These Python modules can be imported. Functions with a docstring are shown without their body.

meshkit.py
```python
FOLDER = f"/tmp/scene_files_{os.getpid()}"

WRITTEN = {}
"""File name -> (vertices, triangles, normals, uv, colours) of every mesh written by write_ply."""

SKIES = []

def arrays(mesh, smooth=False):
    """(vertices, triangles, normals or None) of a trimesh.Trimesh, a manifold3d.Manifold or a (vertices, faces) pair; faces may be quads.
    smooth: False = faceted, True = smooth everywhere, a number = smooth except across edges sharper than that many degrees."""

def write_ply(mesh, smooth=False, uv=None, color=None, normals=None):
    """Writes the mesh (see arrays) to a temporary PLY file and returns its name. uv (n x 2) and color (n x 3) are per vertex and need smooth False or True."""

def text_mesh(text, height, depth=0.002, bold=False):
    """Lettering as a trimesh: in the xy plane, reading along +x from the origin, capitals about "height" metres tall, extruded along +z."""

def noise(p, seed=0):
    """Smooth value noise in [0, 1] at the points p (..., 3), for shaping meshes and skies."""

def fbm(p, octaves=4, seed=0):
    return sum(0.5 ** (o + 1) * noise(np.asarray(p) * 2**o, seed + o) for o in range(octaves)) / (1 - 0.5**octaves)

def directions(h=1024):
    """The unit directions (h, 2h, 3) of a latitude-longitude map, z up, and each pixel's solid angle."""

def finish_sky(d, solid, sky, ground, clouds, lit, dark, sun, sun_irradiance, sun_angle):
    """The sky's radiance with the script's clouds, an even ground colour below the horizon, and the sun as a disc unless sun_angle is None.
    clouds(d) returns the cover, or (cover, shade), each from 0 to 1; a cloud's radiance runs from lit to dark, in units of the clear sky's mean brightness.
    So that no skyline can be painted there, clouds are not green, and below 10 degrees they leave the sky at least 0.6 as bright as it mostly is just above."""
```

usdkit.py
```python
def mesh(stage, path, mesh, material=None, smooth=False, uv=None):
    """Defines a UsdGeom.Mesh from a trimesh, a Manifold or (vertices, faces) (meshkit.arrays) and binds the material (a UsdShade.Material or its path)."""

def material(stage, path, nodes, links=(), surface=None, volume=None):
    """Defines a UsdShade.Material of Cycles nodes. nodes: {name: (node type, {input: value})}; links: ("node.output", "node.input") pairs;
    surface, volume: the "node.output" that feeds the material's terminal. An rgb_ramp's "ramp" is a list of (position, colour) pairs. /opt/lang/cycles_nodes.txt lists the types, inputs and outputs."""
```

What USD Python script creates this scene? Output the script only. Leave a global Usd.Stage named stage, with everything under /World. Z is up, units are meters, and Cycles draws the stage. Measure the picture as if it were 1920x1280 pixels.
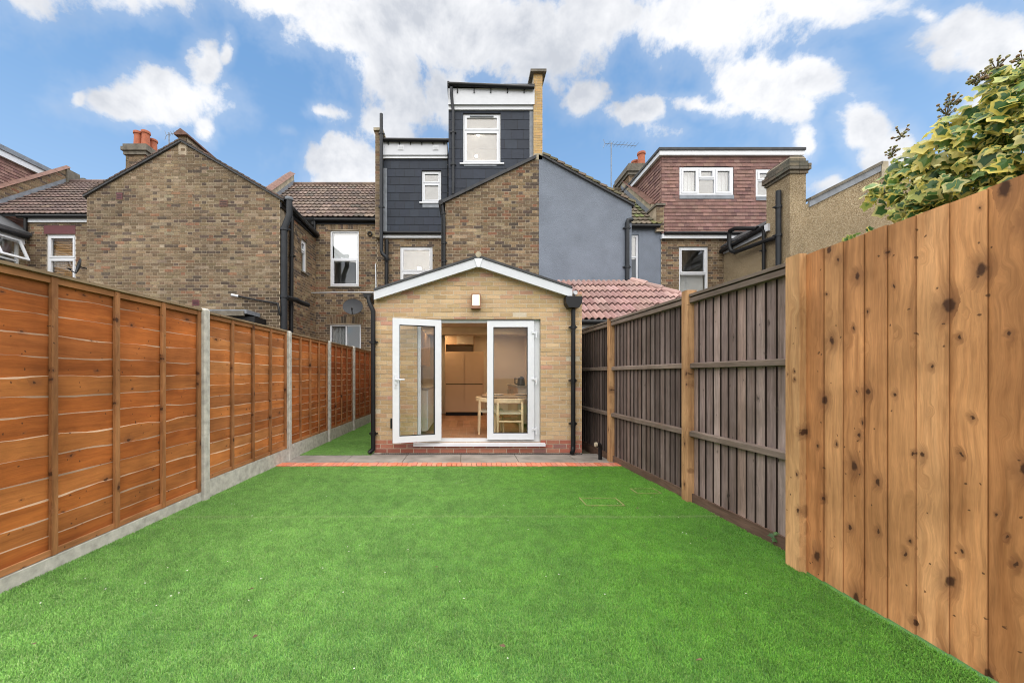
import math, numpy as np, trimesh, shapely, usdkit, meshkit
from shapely.geometry import Polygon, box as sbox
from shapely.prepared import prep
from pxr import Usd, UsdGeom, UsdLux, UsdShade, Gf, Sdf, Vt

stage = Usd.Stage.CreateInMemory()
UsdGeom.SetStageUpAxis(stage, UsdGeom.Tokens.z)
UsdGeom.Xform.Define(stage, '/World')
R = np.random.default_rng(7)

# ------------------------------------------------------------------ camera, sky, sun, exposure
CX, CY, F, H = 875.0, 702.0, 720.0, 1.35          # principal point and focal length of the photograph (px), eye height (m)
cam = UsdGeom.Camera.Define(stage, '/World/camera')
cam.CreateHorizontalApertureAttr(36.0)
cam.CreateVerticalApertureAttr(24.0)
cam.CreateFocalLengthAttr(F / 1920 * 36)
cam.CreateHorizontalApertureOffsetAttr((960 - CX) / 1920 * 36)
cam.CreateVerticalApertureOffsetAttr((CY - 640) / 1920 * 36)
cam.CreateClippingRangeAttr(Gf.Vec2f(0.05, 3000))
cam.CreateExposureAttr(2.27)
cam.AddTranslateOp().Set((0, 0, H))
cam.AddRotateXOp().Set(90.0)

sun_dir = np.array([0.02, -0.22, 0.97])
sun_dir /= np.linalg.norm(sun_dir)
SKY_STRENGTH, SUN_INTENSITY, SUN_ANGLE = 0.12, 0.39, 125.0
sun = UsdLux.DistantLight.Define(stage, '/World/sun')
sun.CreateIntensityAttr(SUN_INTENSITY); sun.CreateAngleAttr(SUN_ANGLE); sun.CreateNormalizeAttr(True)
sun.CreateColorAttr(Gf.Vec3f(1.0, 0.95, 0.88))
sun.AddOrientOp().Set(Gf.Quatf(Gf.Rotation(Gf.Vec3d(0, 0, 1), Gf.Vec3d(*map(float, sun_dir))).GetQuat()))


def sky_material():
    n = {"tc": ("geometry", {}), "sep": ("separate_xyz", {}),
         "sky": ("sky_texture", {"sky_type": "single_scattering", "sun_disc": False, "sun_elevation": math.asin(sun_dir[2]),
                                 "sun_rotation": math.atan2(sun_dir[0], sun_dir[1]), "aerosol_density": 0.6}),
         "sat": ("hsv", {"saturation": 1.13, "value": 0.385, "hue": 0.491}),
         "ym": ("math", {"math_type": "maximum", "value2": 0.08}),
         "gx": ("math", {"math_type": "divide"}), "gz": ("math", {"math_type": "divide"}),
         "g": ("combine_xyz", {}),
         # domain warp, so that cloud edges curl
         "wn": ("noise_texture", {"scale": 5.0, "detail": 4.0, "roughness": 0.55}),
         "wsub": ("vector_math", {"math_type": "subtract", "vector2": (0.5, 0.5, 0.5)}),
         "wsc": ("vector_math", {"math_type": "scale", "scale": 0.10}),
         "gw": ("vector_math", {"math_type": "add"})}
    l = [("tc.position", "sep.vector"), ("sky.color", "sat.color"), ("sep.y", "ym.value1"), ("sep.x", "gx.value1"), ("ym.value", "gx.value2"),
         ("sep.z", "gz.value1"), ("ym.value", "gz.value2"), ("gx.value", "g.x"), ("gz.value", "g.y"),
         ("tc.position", "wn.vector"), ("wn.color", "wsub.vector1"), ("wsub.vector", "wsc.vector1"), ("g.vector", "gw.vector1"), ("wsc.vector", "gw.vector2")]
    # cloud masses: centre and half size in the picture's pixels (a fixed direction of the sky), and strength
    blobs = [(340, 192, 150, 66, 1), (388, 120, 50, 72, 1), (424, 92, 26, 46, 1), (255, 200, 90, 46, 1), (388, 245, 34, 50, .9), (152, 194, 24, 24, .62),
             (560, 8, 220, 50, .9), (760, 42, 300, 92, 1), (1000, 52, 330, 112, 1), (1250, 42, 300, 100, 1), (1560, 14, 240, 58, .95), (1000, -70, 1100, 110, 1.05),
             (715, 130, 110, 72, .85), (835, 165, 150, 120, .60), (768, 190, 60, 44, 1), (615, 212, 72, 26, .75), (548, 246, 38, 18, .65),
             (655, 300, 130, 66, .85), (730, 235, 70, 60, .85), (610, 345, 110, 40, .7), (690, 345, 70, 40, .8),
             (1098, 172, 54, 44, .85), (1205, 216, 90, 34, .75), (1310, 198, 96, 36, .8), (1425, 148, 120, 72, .95), (1515, 138, 92, 66, .95), (1490, 200, 66, 34, .75), (1385, 160, 80, 50, .85),
             (1250, 260, 130, 40, .5), (1525, 272, 46, 44, .8), (1622, 232, 62, 66, 1), (1662, 290, 66, 66, 1), (1570, 345, 90, 40, .8), (1700, 330, 70, 60, .9),
             (1800, 75, 120, 66, 1), (1768, 112, 64, 40, .9), (1880, 100, 90, 70, .95), (1900, 200, 90, 60, .9), (1745, 40, 70, 40, .8)]
    prev = None
    for i, (px, py, rx, ry, s) in enumerate(blobs):
        n[f"s{i}"] = ("vector_math", {"math_type": "subtract", "vector2": ((px - CX) / F, (CY - py) / F, 0)})
        n[f"m{i}"] = ("vector_math", {"math_type": "multiply", "vector2": (F / rx / 1.25, F / ry / 1.25, 0)})
        n[f"l{i}"] = ("vector_math", {"math_type": "length"})
        n[f"r{i}"] = ("map_range", {"from_min": 0.0, "from_max": 1.35, "to_min": s, "to_max": 0.0})
        l += [("gw.vector", f"s{i}.vector1"), (f"s{i}.vector", f"m{i}.vector1"), (f"m{i}.vector", f"l{i}.vector1"), (f"l{i}.value", f"r{i}.value")]
        if prev:
            n[f"x{i}"] = ("math", {"math_type": "smoothmax", "value3": 0.12})
            l += [(prev, f"x{i}.value1"), (f"r{i}.result", f"x{i}.value2")]
            prev = f"x{i}.value"
        else:
            prev = f"r{i}.result"
    sx, sy, sz = sun_dir * 0.035
    n |= {"front": ("map_range", {"range_type": "smoothstep", "from_min": 0.15, "from_max": 0.45, "to_min": 0, "to_max": 1}),
          "gen": ("noise_texture", {"scale": 2.6, "detail": 2.0}),
          "genr": ("map_range", {"from_min": 0.25, "from_max": 0.65, "to_min": 0.5, "to_max": 1.2}),  # unseen cloud outside the view, thickened to add ambient light
          "field": ("mix_float", {}),
          "fn": ("noise_texture", {"scale": 6.0, "detail": 10.0, "roughness": 0.62, "distortion": 0.15}),
          "off": ("vector_math", {"math_type": "add", "vector2": (sx, sy, sz)}),
          "fn2": ("noise_texture", {"scale": 6.0, "detail": 10.0, "roughness": 0.62, "distortion": 0.15}),
          "rel": ("math", {"math_type": "subtract"}),
          "fa": ("math", {"math_type": "multiply_add", "value2": 1.85, "value3": -0.925}),
          "dens": ("math", {"math_type": "add"}),
          "cov": ("map_range", {"range_type": "smoothstep", "from_min": 0.40, "from_max": 0.68, "to_min": 0, "to_max": 0.96}),
          # shading: thick parts turn grey, sides turned to the sun stay white
          "ln": ("noise_texture", {"scale": 2.7, "detail": 5.0, "roughness": 0.55}),
          "thick": ("map_range", {"range_type": "smoothstep", "from_min": 0.75, "from_max": 1.5, "to_min": 0, "to_max": 0.50}),
          "lnr": ("map_range", {"range_type": "smoothstep", "from_min": 0.34, "from_max": 0.62, "to_min": 0.0, "to_max": 0.72}),
          "relr": ("map_range", {"from_min": -0.12, "from_max": 0.12, "to_min": -0.30, "to_max": 0.30}),
          "sh1": ("math", {"math_type": "add"}), "sh2": ("math", {"math_type": "add", "use_clamp": True}),
          "ccol": ("mix_color", {"a": (1.82, 1.82, 1.84), "b": (1.12, 1.17, 1.27)}),
          "hz": ("map_range", {"range_type": "smoothstep", "from_min": 0.22, "from_max": 0.62, "to_min": 0.42, "to_max": 0.0}), "hmix": ("mix_color", {"b": (.80, 1.04, 1.46)}),
          "veil": ("map_range", {"range_type": "smoothstep", "from_min": 0.10, "from_max": 0.60, "to_min": 0, "to_max": 0.22}), "covm": ("math", {"math_type": "maximum"}),
          "out": ("mix_color", {}), "b": ("background_shader", {"strength": SKY_STRENGTH})}
    l += [("sep.y", "front.value"), ("tc.position", "gen.vector"), ("gen.fac", "genr.value"), ("front.result", "field.fac"), ("genr.result", "field.a"), (prev, "field.b"),
          ("tc.position", "fn.vector"), ("tc.position", "off.vector1"), ("off.vector", "fn2.vector"), ("fn.fac", "rel.value1"), ("fn2.fac", "rel.value2"),
          ("fn.fac", "fa.value1"), ("fa.value", "dens.value1"), ("field.result", "dens.value2"), ("dens.value", "cov.value"), ("dens.value", "thick.value"),
          ("tc.position", "ln.vector"), ("ln.fac", "lnr.value"), ("rel.value", "relr.value"), ("thick.result", "sh1.value1"), ("lnr.result", "sh1.value2"),
          ("sh1.value", "sh2.value1"), ("relr.result", "sh2.value2"), ("sh2.value", "ccol.fac"),
          ("sep.z", "hz.value"), ("hz.result", "hmix.fac"), ("sat.color", "hmix.a"), ("dens.value", "veil.value"), ("cov.result", "covm.value1"), ("veil.result", "covm.value2"), ("covm.value", "out.fac"), ("hmix.result", "out.a"), ("ccol.result", "out.b"), ("out.result", "b.color")]
    return usdkit.material(stage, '/World/Looks/sky', n, l, surface="b.background")


dome = UsdLux.DomeLight.Define(stage, '/World/sky')
UsdShade.MaterialBindingAPI.Apply(dome.GetPrim()).Bind(sky_material())

# ------------------------------------------------------------------ helpers
def W(px, py, Y):
    return np.array([(px - CX) * Y / F, Y, H - (py - CY) * Y / F])
def XX(px, Y): return (px - CX) * Y / F
def ZZ(py, Y): return H - (py - CY) * Y / F
def A(*p): return np.array(p, float)

_used, _origin = {}, {}
def upath(parent, name):
    k = (str(parent), name); i = _used.get(k, 0); _used[k] = i + 1
    return f"{parent}/{name}" + (f"_{i:03d}" if i else "")
def tag(prim, label=None, cat=None, group=None, kind=None):
    for k, v in (('label', label), ('category', cat), ('group', group), ('kind', kind)):
        if v: prim.SetCustomDataByKey(k, v)
def thing(name, label, cat, loc=(0, 0, 0), group=None, kind=None):
    p = upath('/World', name)
    x = UsdGeom.Xform.Define(stage, p)
    x.AddTranslateOp().Set(tuple(map(float, loc)))
    _origin[p] = np.array(loc, float)
    tag(x.GetPrim(), label, cat, group, kind)
    return p
def org(path):
    return _origin.get('/'.join(str(path).split('/')[:3]), np.zeros(3))


class MB:
    """Collects pieces of ONE mesh, with a tone per vertex."""
    def __init__(self): self.v, self.f, self.c, self.n = [], [], [], 0
    def add(self, v, f, c=(1, 1, 1)):
        v = np.asarray(v, float).reshape(-1, 3); f = np.asarray(f, int)
        if f.shape[1] == 4: f = np.vstack([f[:, [0, 1, 2]], f[:, [0, 2, 3]]])
        c = np.asarray(c, float)
        self.v.append(v); self.f.append(f + self.n); self.n += len(v)
        self.c.append(np.broadcast_to(c, (len(v), 3)))
        return self
    def fbox(self, fr, u0, u1, v0, v1, n0, n1, c=(1, 1, 1)):
        O, U, V, N = fr
        p = [O + u * U + v * V + n * N for n in (n0, n1) for v in (v0, v1) for u in (u0, u1)]
        return self.add(p, [(0, 2, 3, 1), (4, 5, 7, 6), (0, 1, 5, 4), (2, 6, 7, 3), (0, 4, 6, 2), (1, 3, 7, 5)], c)
    def box(self, x0, x1, y0, y1, z0, z1, c=(1, 1, 1)):
        return self.fbox(WORLD, x0, x1, y0, y1, z0, z1, c)
    def prism(self, poly, fr, n0, n1, c=(1, 1, 1)):
        O, U, V, N = fr
        for g in getattr(poly, 'geoms', [poly]):
            if g.is_empty or g.geom_type != 'Polygon': continue
            m = trimesh.creation.extrude_polygon(shapely.geometry.polygon.orient(g), n1 - n0, engine='earcut')
            q = m.vertices
            self.add(O + q[:, :1] * U + q[:, 1:2] * V + (q[:, 2:] + n0) * N, m.faces, c)
        return self
    def tri(self, m, c=(1, 1, 1)): return self.add(m.vertices, m.faces, c)
    def tube(self, pts, r, seg=10, c=(1, 1, 1)):
        pts = np.asarray(pts, float); k = len(pts); rr = np.broadcast_to(r, k)
        t = np.gradient(pts, axis=0) if k > 2 else np.repeat([pts[1] - pts[0]], 2, 0)
        d = np.diff(pts, axis=0); d /= np.linalg.norm(d, axis=1)[:, None] + 1e-12
        t[0], t[-1] = d[0], d[-1]
        if k > 2: t[1:-1] = d[:-1] + d[1:]
        t /= np.linalg.norm(t, axis=1)[:, None] + 1e-12
        a = A(0, 0, 1) if abs(t[0][2]) < .8 else A(1, 0, 0)
        rings = []
        for i in range(k):
            a = a - (a @ t[i]) * t[i]; a /= np.linalg.norm(a); b = np.cross(t[i], a)
            s = 1.0 / max(.6, abs(t[i] @ d[min(i, k - 2)]))
            for j in range(seg):
                w = 2 * math.pi * j / seg
                rings.append(pts[i] + rr[i] * (math.cos(w) * a + math.sin(w) * b) * (s if 0 < i < k - 1 else 1))
        f = [(i * seg + j, i * seg + (j + 1) % seg, (i + 1) * seg + (j + 1) % seg, (i + 1) * seg + j) for i in range(k - 1) for j in range(seg)]
        self.add(rings, f, c)
        for e, i in ((0, 0), (1, k - 1)):
            base = [i * seg + j for j in range(seg)]
            ft = [(base[0], base[j], base[j + 1]) if e else (base[0], base[j + 1], base[j]) for j in range(1, seg - 1)]
            self.add(np.array(rings), ft, c)
        return self
    def lathe(self, prof, at, seg=20, c=(1, 1, 1), M=None):
        v = []
        for r, z in prof:
            for j in range(seg):
                w = 2 * math.pi * j / seg; v.append((r * math.cos(w), r * math.sin(w), z))
        v = np.array(v)
        if M is not None: v = v @ np.asarray(M).T
        f = [(i * seg + j, i * seg + (j + 1) % seg, (i + 1) * seg + (j + 1) % seg, (i + 1) * seg + j) for i in range(len(prof) - 1) for j in range(seg)]
        return self.add(v + np.asarray(at, float), f, c)
    def build(self, name, mat, parent='/World', smooth=False, label=None, kind=None):
        p = upath(parent, name)
        if not self.v: return p
        v, f, c = np.vstack(self.v), np.vstack(self.f), np.vstack(self.c)
        if p.count('/') == 2: _origin[p] = np.zeros(3)
        v = v - org(p)
        if smooth:
            usdkit.mesh(stage, p, trimesh.Trimesh(v, f, process=True), mat, smooth=smooth)
        else:
            m = usdkit.mesh(stage, p, (v, f), mat)
            UsdGeom.PrimvarsAPI(m).CreatePrimvar('tint', Sdf.ValueTypeNames.Color3fArray, 'vertex').Set(Vt.Vec3fArray.FromNumpy(c.astype(np.float32)))
        tag(stage.GetPrimAtPath(p), label, kind=kind)
        return p


WORLD = (A(0, 0, 0), A(1, 0, 0), A(0, 1, 0), A(0, 0, 1))
def front(Y): return (A(0, Y, 0), A(1, 0, 0), A(0, 0, 1), A(0, -1, 0))        # a wall that faces the camera: u = x, v = z
def side(X, s=1): return (A(X, 0, 0), A(0, 1, 0), A(0, 0, 1), A(1, 0, 0)) if s > 0 else (A(X, 0, 0), A(0, -1, 0), A(0, 0, 1), A(-1, 0, 0))
def pxpoly(pts, Y): return Polygon([(XX(a, Y), ZZ(b, Y)) for a, b in pts])

# ------------------------------------------------------------------ materials
def mat(name, nodes, links, surface="p.BSDF"):
    return usdkit.material(stage, '/World/Looks/' + name, nodes, links, surface=surface)
def plain(name, color, rough=0.5, noise=0.0, scale=20, bump=0.0, bscale=120, spec=0.5, metallic=0.0):
    n = {"p": ("principled_bsdf", {"base_color": color, "roughness": rough, "specular_ior_level": spec, "metallic": metallic})}; l = []
    if noise or bump: n["g"] = ("geometry", {})
    if noise:
        n["n"] = ("noise_texture", {"scale": scale, "detail": 5.0, "roughness": .6})
        n["r"] = ("rgb_ramp", {"ramp": [(.3, [c * (1 - noise) for c in color]), (.7, [c * (1 + noise) for c in color])]})
        l += [("g.position", "n.vector"), ("n.fac", "r.fac"), ("r.color", "p.base_color")]
    if bump:
        n["bn"] = ("noise_texture", {"scale": bscale, "detail": 4.0}); n["b"] = ("bump", {"strength": bump, "distance": 0.01})
        l += [("g.position", "bn.vector"), ("bn.fac", "b.height"), ("b.normal", "p.normal")]
    return mat(name, n, l)
def tinted(name, rough=.85, lo=.7, hi=1.25, scale=40, big=2.0, biglo=.82, bighi=1.15, bump=.3, bscale=90, stretch=(1, 1, 1), spec=.3):
    """tone of the piece (its own colour, primvar tint) x fine grain x broad weathering"""
    n = {"t": ("attribute", {"attribute": "tint"}), "g": ("geometry", {}), "mp": ("mapping", {"scale": stretch}),
         "n": ("noise_texture", {"scale": scale, "detail": 6.0, "roughness": .65}), "r": ("rgb_ramp", {"ramp": [(.28, [lo] * 3), (.72, [hi] * 3)]}),
         "n2": ("noise_texture", {"scale": big, "detail": 4.0}), "r2": ("rgb_ramp", {"ramp": [(.3, [biglo] * 3), (.7, [bighi] * 3)]}),
         "m1": ("mix_color", {"blend_type": "multiply", "fac": 1.0}), "m2": ("mix_color", {"blend_type": "multiply", "fac": 1.0}),
         "bn": ("noise_texture", {"scale": bscale, "detail": 4.0}), "b": ("bump", {"strength": bump, "distance": .006}),
         "p": ("principled_bsdf", {"roughness": rough, "specular_ior_level": spec})}
    l = [("g.position", "mp.vector"), ("mp.vector", "n.vector"), ("n.fac", "r.fac"), ("g.position", "n2.vector"), ("n2.fac", "r2.fac"),
         ("t.color", "m1.a"), ("r.color", "m1.b"), ("m1.result", "m2.a"), ("r2.color", "m2.b"), ("m2.result", "p.base_color"),
         ("mp.vector", "bn.vector"), ("bn.fac", "b.height"), ("b.normal", "p.normal")]
    return mat(name, n, l)
def wood(name, axis, rough=.7, grain=22, knot=5.0, knotr=.085, knotcol=(.07, .03, .015), lo=.62, hi=1.2, bump=.35, spec=.3, streak=.5, pins=.0):
    st = [1.0, 1.0, 1.0]; st[axis] = .06
    sst = [1.0, 1.0, 1.0]; sst[axis] = .05
    n = {"t": ("attribute", {"attribute": "tint"}), "g": ("geometry", {}), "oi": ("object_info", {}),
         "wv": ("noise_texture", {"scale": 3.0, "detail": 2.0}), "ws": ("vector_math", {"math_type": "scale", "scale": .05}), "wa": ("vector_math", {"math_type": "add"}),
         "mp": ("mapping", {"scale": st}), "n": ("noise_texture", {"scale": grain * 2.2, "detail": 8.0, "roughness": .72, "distortion": .4}),
         "r": ("rgb_ramp", {"ramp": [(.3, [lo] * 3), (.5, [(lo + hi) / 2] * 3), (.7, [hi] * 3)]}),
         "n2": ("noise_texture", {"scale": 2.5, "detail": 4.0}), "r2": ("rgb_ramp", {"ramp": [(.3, [.72, .70, .66]), (.68, [1.18] * 3)]}),
         "m1": ("mix_color", {"blend_type": "multiply", "fac": 1.0}), "m2": ("mix_color", {"blend_type": "multiply", "fac": 1.0}), "m3": ("mix_color", {"blend_type": "multiply", "fac": streak}),
         "mps": ("mapping", {"scale": sst}), "sn": ("noise_texture", {"scale": 12.0, "detail": 6.0, "roughness": .62}), "sr": ("rgb_ramp", {"ramp": [(.34, (.55, .44, .34)), (.52, (1.0, .97, .93)), (.72, (1.12, 1.12, 1.1))]}),
         "gb": ("math", {"math_type": "multiply", "value2": .06}), "gbc": ("combine_xyz", {}), "gadd": ("vector_math", {"math_type": "add"}),
         "pk": ("voronoi_texture", {"scale": 15.0, "dimensions": "2D"}), "pks": ("separate_color", {}), "pkon": ("math", {"math_type": "less_than", "value2": pins}), "pkr": ("map_range", {"range_type": "smoothstep", "from_min": .05, "from_max": .11, "to_min": .8, "to_max": 0.0}), "pkm": ("math", {"math_type": "multiply"}), "k3": ("mix_color", {"b": knotcol}),
         "kx": ("separate_xyz", {}), "kc": ("combine_xyz", {}), "kmp": ("mapping", {"scale": (1, .62, 1) if axis == 2 else (.62, 1, 1)}), "k": ("voronoi_texture", {"scale": knot, "randomness": 1.0, "dimensions": "2D"}),
         "kw": ("noise_texture", {"scale": 28.0, "detail": 3.0}), "kws": ("vector_math", {"math_type": "scale", "scale": .035}), "kwa": ("vector_math", {"math_type": "add"}),
         "kg": ("math", {"math_type": "multiply_add", "value2": 2.8, "value3": .72}), "kd": ("math", {"math_type": "multiply"}),
         "kr": ("map_range", {"range_type": "smoothstep", "from_min": knotr * .5, "from_max": knotr, "to_min": .93, "to_max": 0.0}),
         "kr2": ("map_range", {"range_type": "smoothstep", "from_min": knotr * .9, "from_max": knotr * 3.4, "to_min": .45, "to_max": 0.0}),
         "ksep": ("separate_color", {}), "kon": ("math", {"math_type": "less_than", "value2": .62}), "kmul": ("math", {"math_type": "multiply"}), "kmul2": ("math", {"math_type": "multiply"}),
         "k1": ("mix_color", {"b": [min(1, c * 2.4) for c in knotcol]}), "k2": ("mix_color", {"b": knotcol}),
         "b": ("bump", {"strength": bump, "distance": .004}), "p": ("principled_bsdf", {"roughness": rough, "specular_ior_level": spec})}
    l = [("g.position", "wv.vector"), ("wv.color", "ws.vector1"), ("g.position", "wa.vector1"), ("ws.vector", "wa.vector2"), ("wa.vector", "gadd.vector1"), ("kr2.result", "gb.value1"), ("gb.value", "gbc.y"), ("gb.value", "gbc.z"), ("gbc.vector", "gadd.vector2"), ("gadd.vector", "mp.vector"),
         ("gadd.vector", "mps.vector"), ("mps.vector", "sn.vector"), ("sn.fac", "sr.fac"), ("kc.vector", "pk.vector"), ("pk.color", "pks.color"), ("pks.r", "pkon.value1"), ("pk.distance", "pkr.value"), ("pkon.value", "pkm.value1"), ("pkr.result", "pkm.value2"),
         ("mp.vector", "n.vector"), ("n.fac", "r.fac"), ("g.position", "n2.vector"), ("n2.fac", "r2.fac"), ("t.color", "m1.a"), ("r.color", "m1.b"),
         ("m1.result", "m2.a"), ("r2.color", "m2.b"), ("g.position", "kw.vector"), ("kw.color", "kws.vector1"), ("wa.vector", "kwa.vector1"), ("kws.vector", "kwa.vector2"), ("kwa.vector", "kx.vector"), ("kx.y", "kc.x"), ("kx.z", "kc.y"), ("kc.vector", "kmp.vector"), ("kmp.vector", "k.vector"), ("ksep.g", "kg.value1"), ("k.distance", "kd.value1"), ("kg.value", "kd.value2"), ("kd.value", "kr.value"), ("kd.value", "kr2.value"),
         ("k.color", "ksep.color"), ("ksep.r", "kon.value1"), ("kon.value", "kmul.value1"), ("kr.result", "kmul.value2"), ("kon.value", "kmul2.value1"), ("kr2.result", "kmul2.value2"),
         ("m2.result", "m3.a"), ("sr.color", "m3.b"), ("m3.result", "k1.a"), ("kmul2.value", "k1.fac"), ("k1.result", "k2.a"), ("kmul.value", "k2.fac"), ("k2.result", "k3.a"), ("pkm.value", "k3.fac"), ("k3.result", "p.base_color"),
         ("n.fac", "b.height"), ("b.normal", "p.normal")]
    return mat(name, n, l)
def glassy(name, f0=.045, tint=(.96, .97, .97)):
    """Window glass: clear, with Schlick reflection on both of its faces."""
    return mat(name, {"t": ("transparent_bsdf", {"color": tint}), "g": ("glossy_bsdf", {"color": (.95, .95, .95), "roughness": 0.01}), "w": ("layer_weight", {"blend": .5}),
                      "pw": ("math", {"math_type": "power", "value2": 5.0}), "f": ("math", {"math_type": "multiply_add", "value2": 1 - f0, "value3": f0}), "p": ("mix_closure", {})},
               [("w.facing", "pw.value1"), ("pw.value", "f.value1"), ("f.value", "p.fac"), ("t.BSDF", "p.closure1"), ("g.BSDF", "p.closure2")], surface="p.closure")
def emit(name, color, strength):
    return mat(name, {"e": ("emission", {"color": color, "strength": strength})}, [], surface="e.emission")

M = dict(
    brick_new=tinted('brick_new', lo=.78, hi=1.2, scale=60, biglo=.92, bighi=1.08),
    brick_old=tinted('brick_old', lo=.6, hi=1.35, scale=35, big=.9, biglo=.74, bighi=1.22, bump=.5),
    mortar_new=plain('mortar_new', (.50, .435, .335), .95, .12, 40, .3), mortar_old=plain('mortar_old', (.35, .29, .215), .95, .25, 5, .4),
    slate=tinted('slate', rough=.6, lo=.85, hi=1.12, scale=15, biglo=.88, bighi=1.10, bump=.15, spec=.3),
    tile=tinted('tile', rough=.8, lo=.72, hi=1.25, scale=25, big=3, biglo=.8, bighi=1.2, bump=.3),
    hung=tinted('hung', rough=.75, lo=.82, hi=1.18, scale=25, big=1.5, biglo=.85, bighi=1.15, bump=.2),
    upvc=plain('upvc', (.62, .645, .69), .32, .03, 6), fascia=plain('fascia', (.53, .555, .60), .4, .05, 4),
    black=plain('black_plastic', (.007, .0075, .009), .42, .2, 8, spec=.3), pipe_grey=plain('pipe_grey', (.016, .019, .024), .45, .25, 6, spec=.3),
    lead=plain('lead', (.17, .19, .22), .5, .25, 6, .2, 30), roof_felt=plain('roof_felt', (.045, .047, .052), .8, .3, 5),
    terracotta=plain('terracotta', (.33, .095, .045), .75, .22, 9, .2), coping=plain('coping', (.125, .062, .045), .8, .3, 8, .3),
    stone=plain('stone', (.34, .30, .22), .9, .3, 7, .4, 40), coping_old=plain('coping_old', (.125, .112, .09), .9, .4, 6, .5, 40),
    concrete=plain('concrete', (.40, .385, .35), .9, .28, 14, .35, 160), slab=plain('slab', (.22, .20, .18), .8, .35, 3.2, .25, 70),
    render_grey=plain('render_grey', (.157, .182, .228), .95, .12, 2.2, .9, 60), lamp_wood=plain('lamp_wood', (.22, .10, .05), .5, .2, 20),
    plaster=plain('plaster', (.70, .64, .56), .8, .03, 2), plaster_dim=plain('plaster_dim', (.50, .50, .50), .8), cabinet=plain('cabinet', (.55, .41, .29), .45, .02, 3),
    oak=wood('oak', 2, knot=2.0, knotr=.01, lo=.9, hi=1.06, bump=.05, streak=.1), floor=wood('floor', 1, rough=.45, knot=2, knotr=.01, lo=.8, hi=1.1, bump=.1, streak=.2),
    lap=wood('lap_wood', 1, knot=4.5, knotr=.06, knotcol=(.06, .022, .01), lo=.82, hi=1.22, streak=.55, rough=.85, pins=.12), pale=wood('pale_wood', 2, knot=7.0, knotr=.15, knotcol=(.045, .016, .007), lo=.70, hi=1.20, grain=26, streak=.75, pins=.12),
    dark=wood('dark_wood', 2, knot=5.0, knotr=.05, knotcol=(.03, .022, .018), lo=.55, hi=1.35, rough=.8), rail=wood('rail_wood', 1, knot=3, knotr=.03, lo=.6, hi=1.25, rough=.85),
    glass=glassy('glass'), glass_far=glassy('glass_far', .10), dish=plain('dish', (.028, .031, .037), .5, spec=.3), metal=plain('metal', (.55, .55, .55), .35, .1, 20, metallic=1.0),
    blind=plain('blind', (.70, .72, .74), .8), blind_wood=plain('blind_wood', (.42, .24, .10), .6), curtain=plain('curtain', (.36, .37, .38), .9),
    lamp_on=emit('lamp_on', (1.0, .80, .56), .9), spot_on=emit('spot_on', (1.0, .63, .31), 66.0), spot_up=emit('spot_up', (1.0, .92, .84), 5.0), spot_bright=emit('spot_bright', (1.0, .92, .84), 4.5),
    soil=plain('soil', (.10, .085, .05), .95, .4, 3, .3), maroon=plain('maroon', (.10, .022, .028), .6, .15, 10), moss=plain('moss', (.11, .12, .025), .95, .5, 25, .6, 60),
    kettle=plain('kettle', (.03, .03, .03), .35), worktop=plain('worktop', (.30, .29, .28), .3), edging=tinted('edging', lo=.75, hi=1.2, scale=50),
    dry_leaf=plain('dry_leaf', (.10, .062, .033), .8, .3, 60), speck=plain('speck', (.75, .74, .70), .8))
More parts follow.
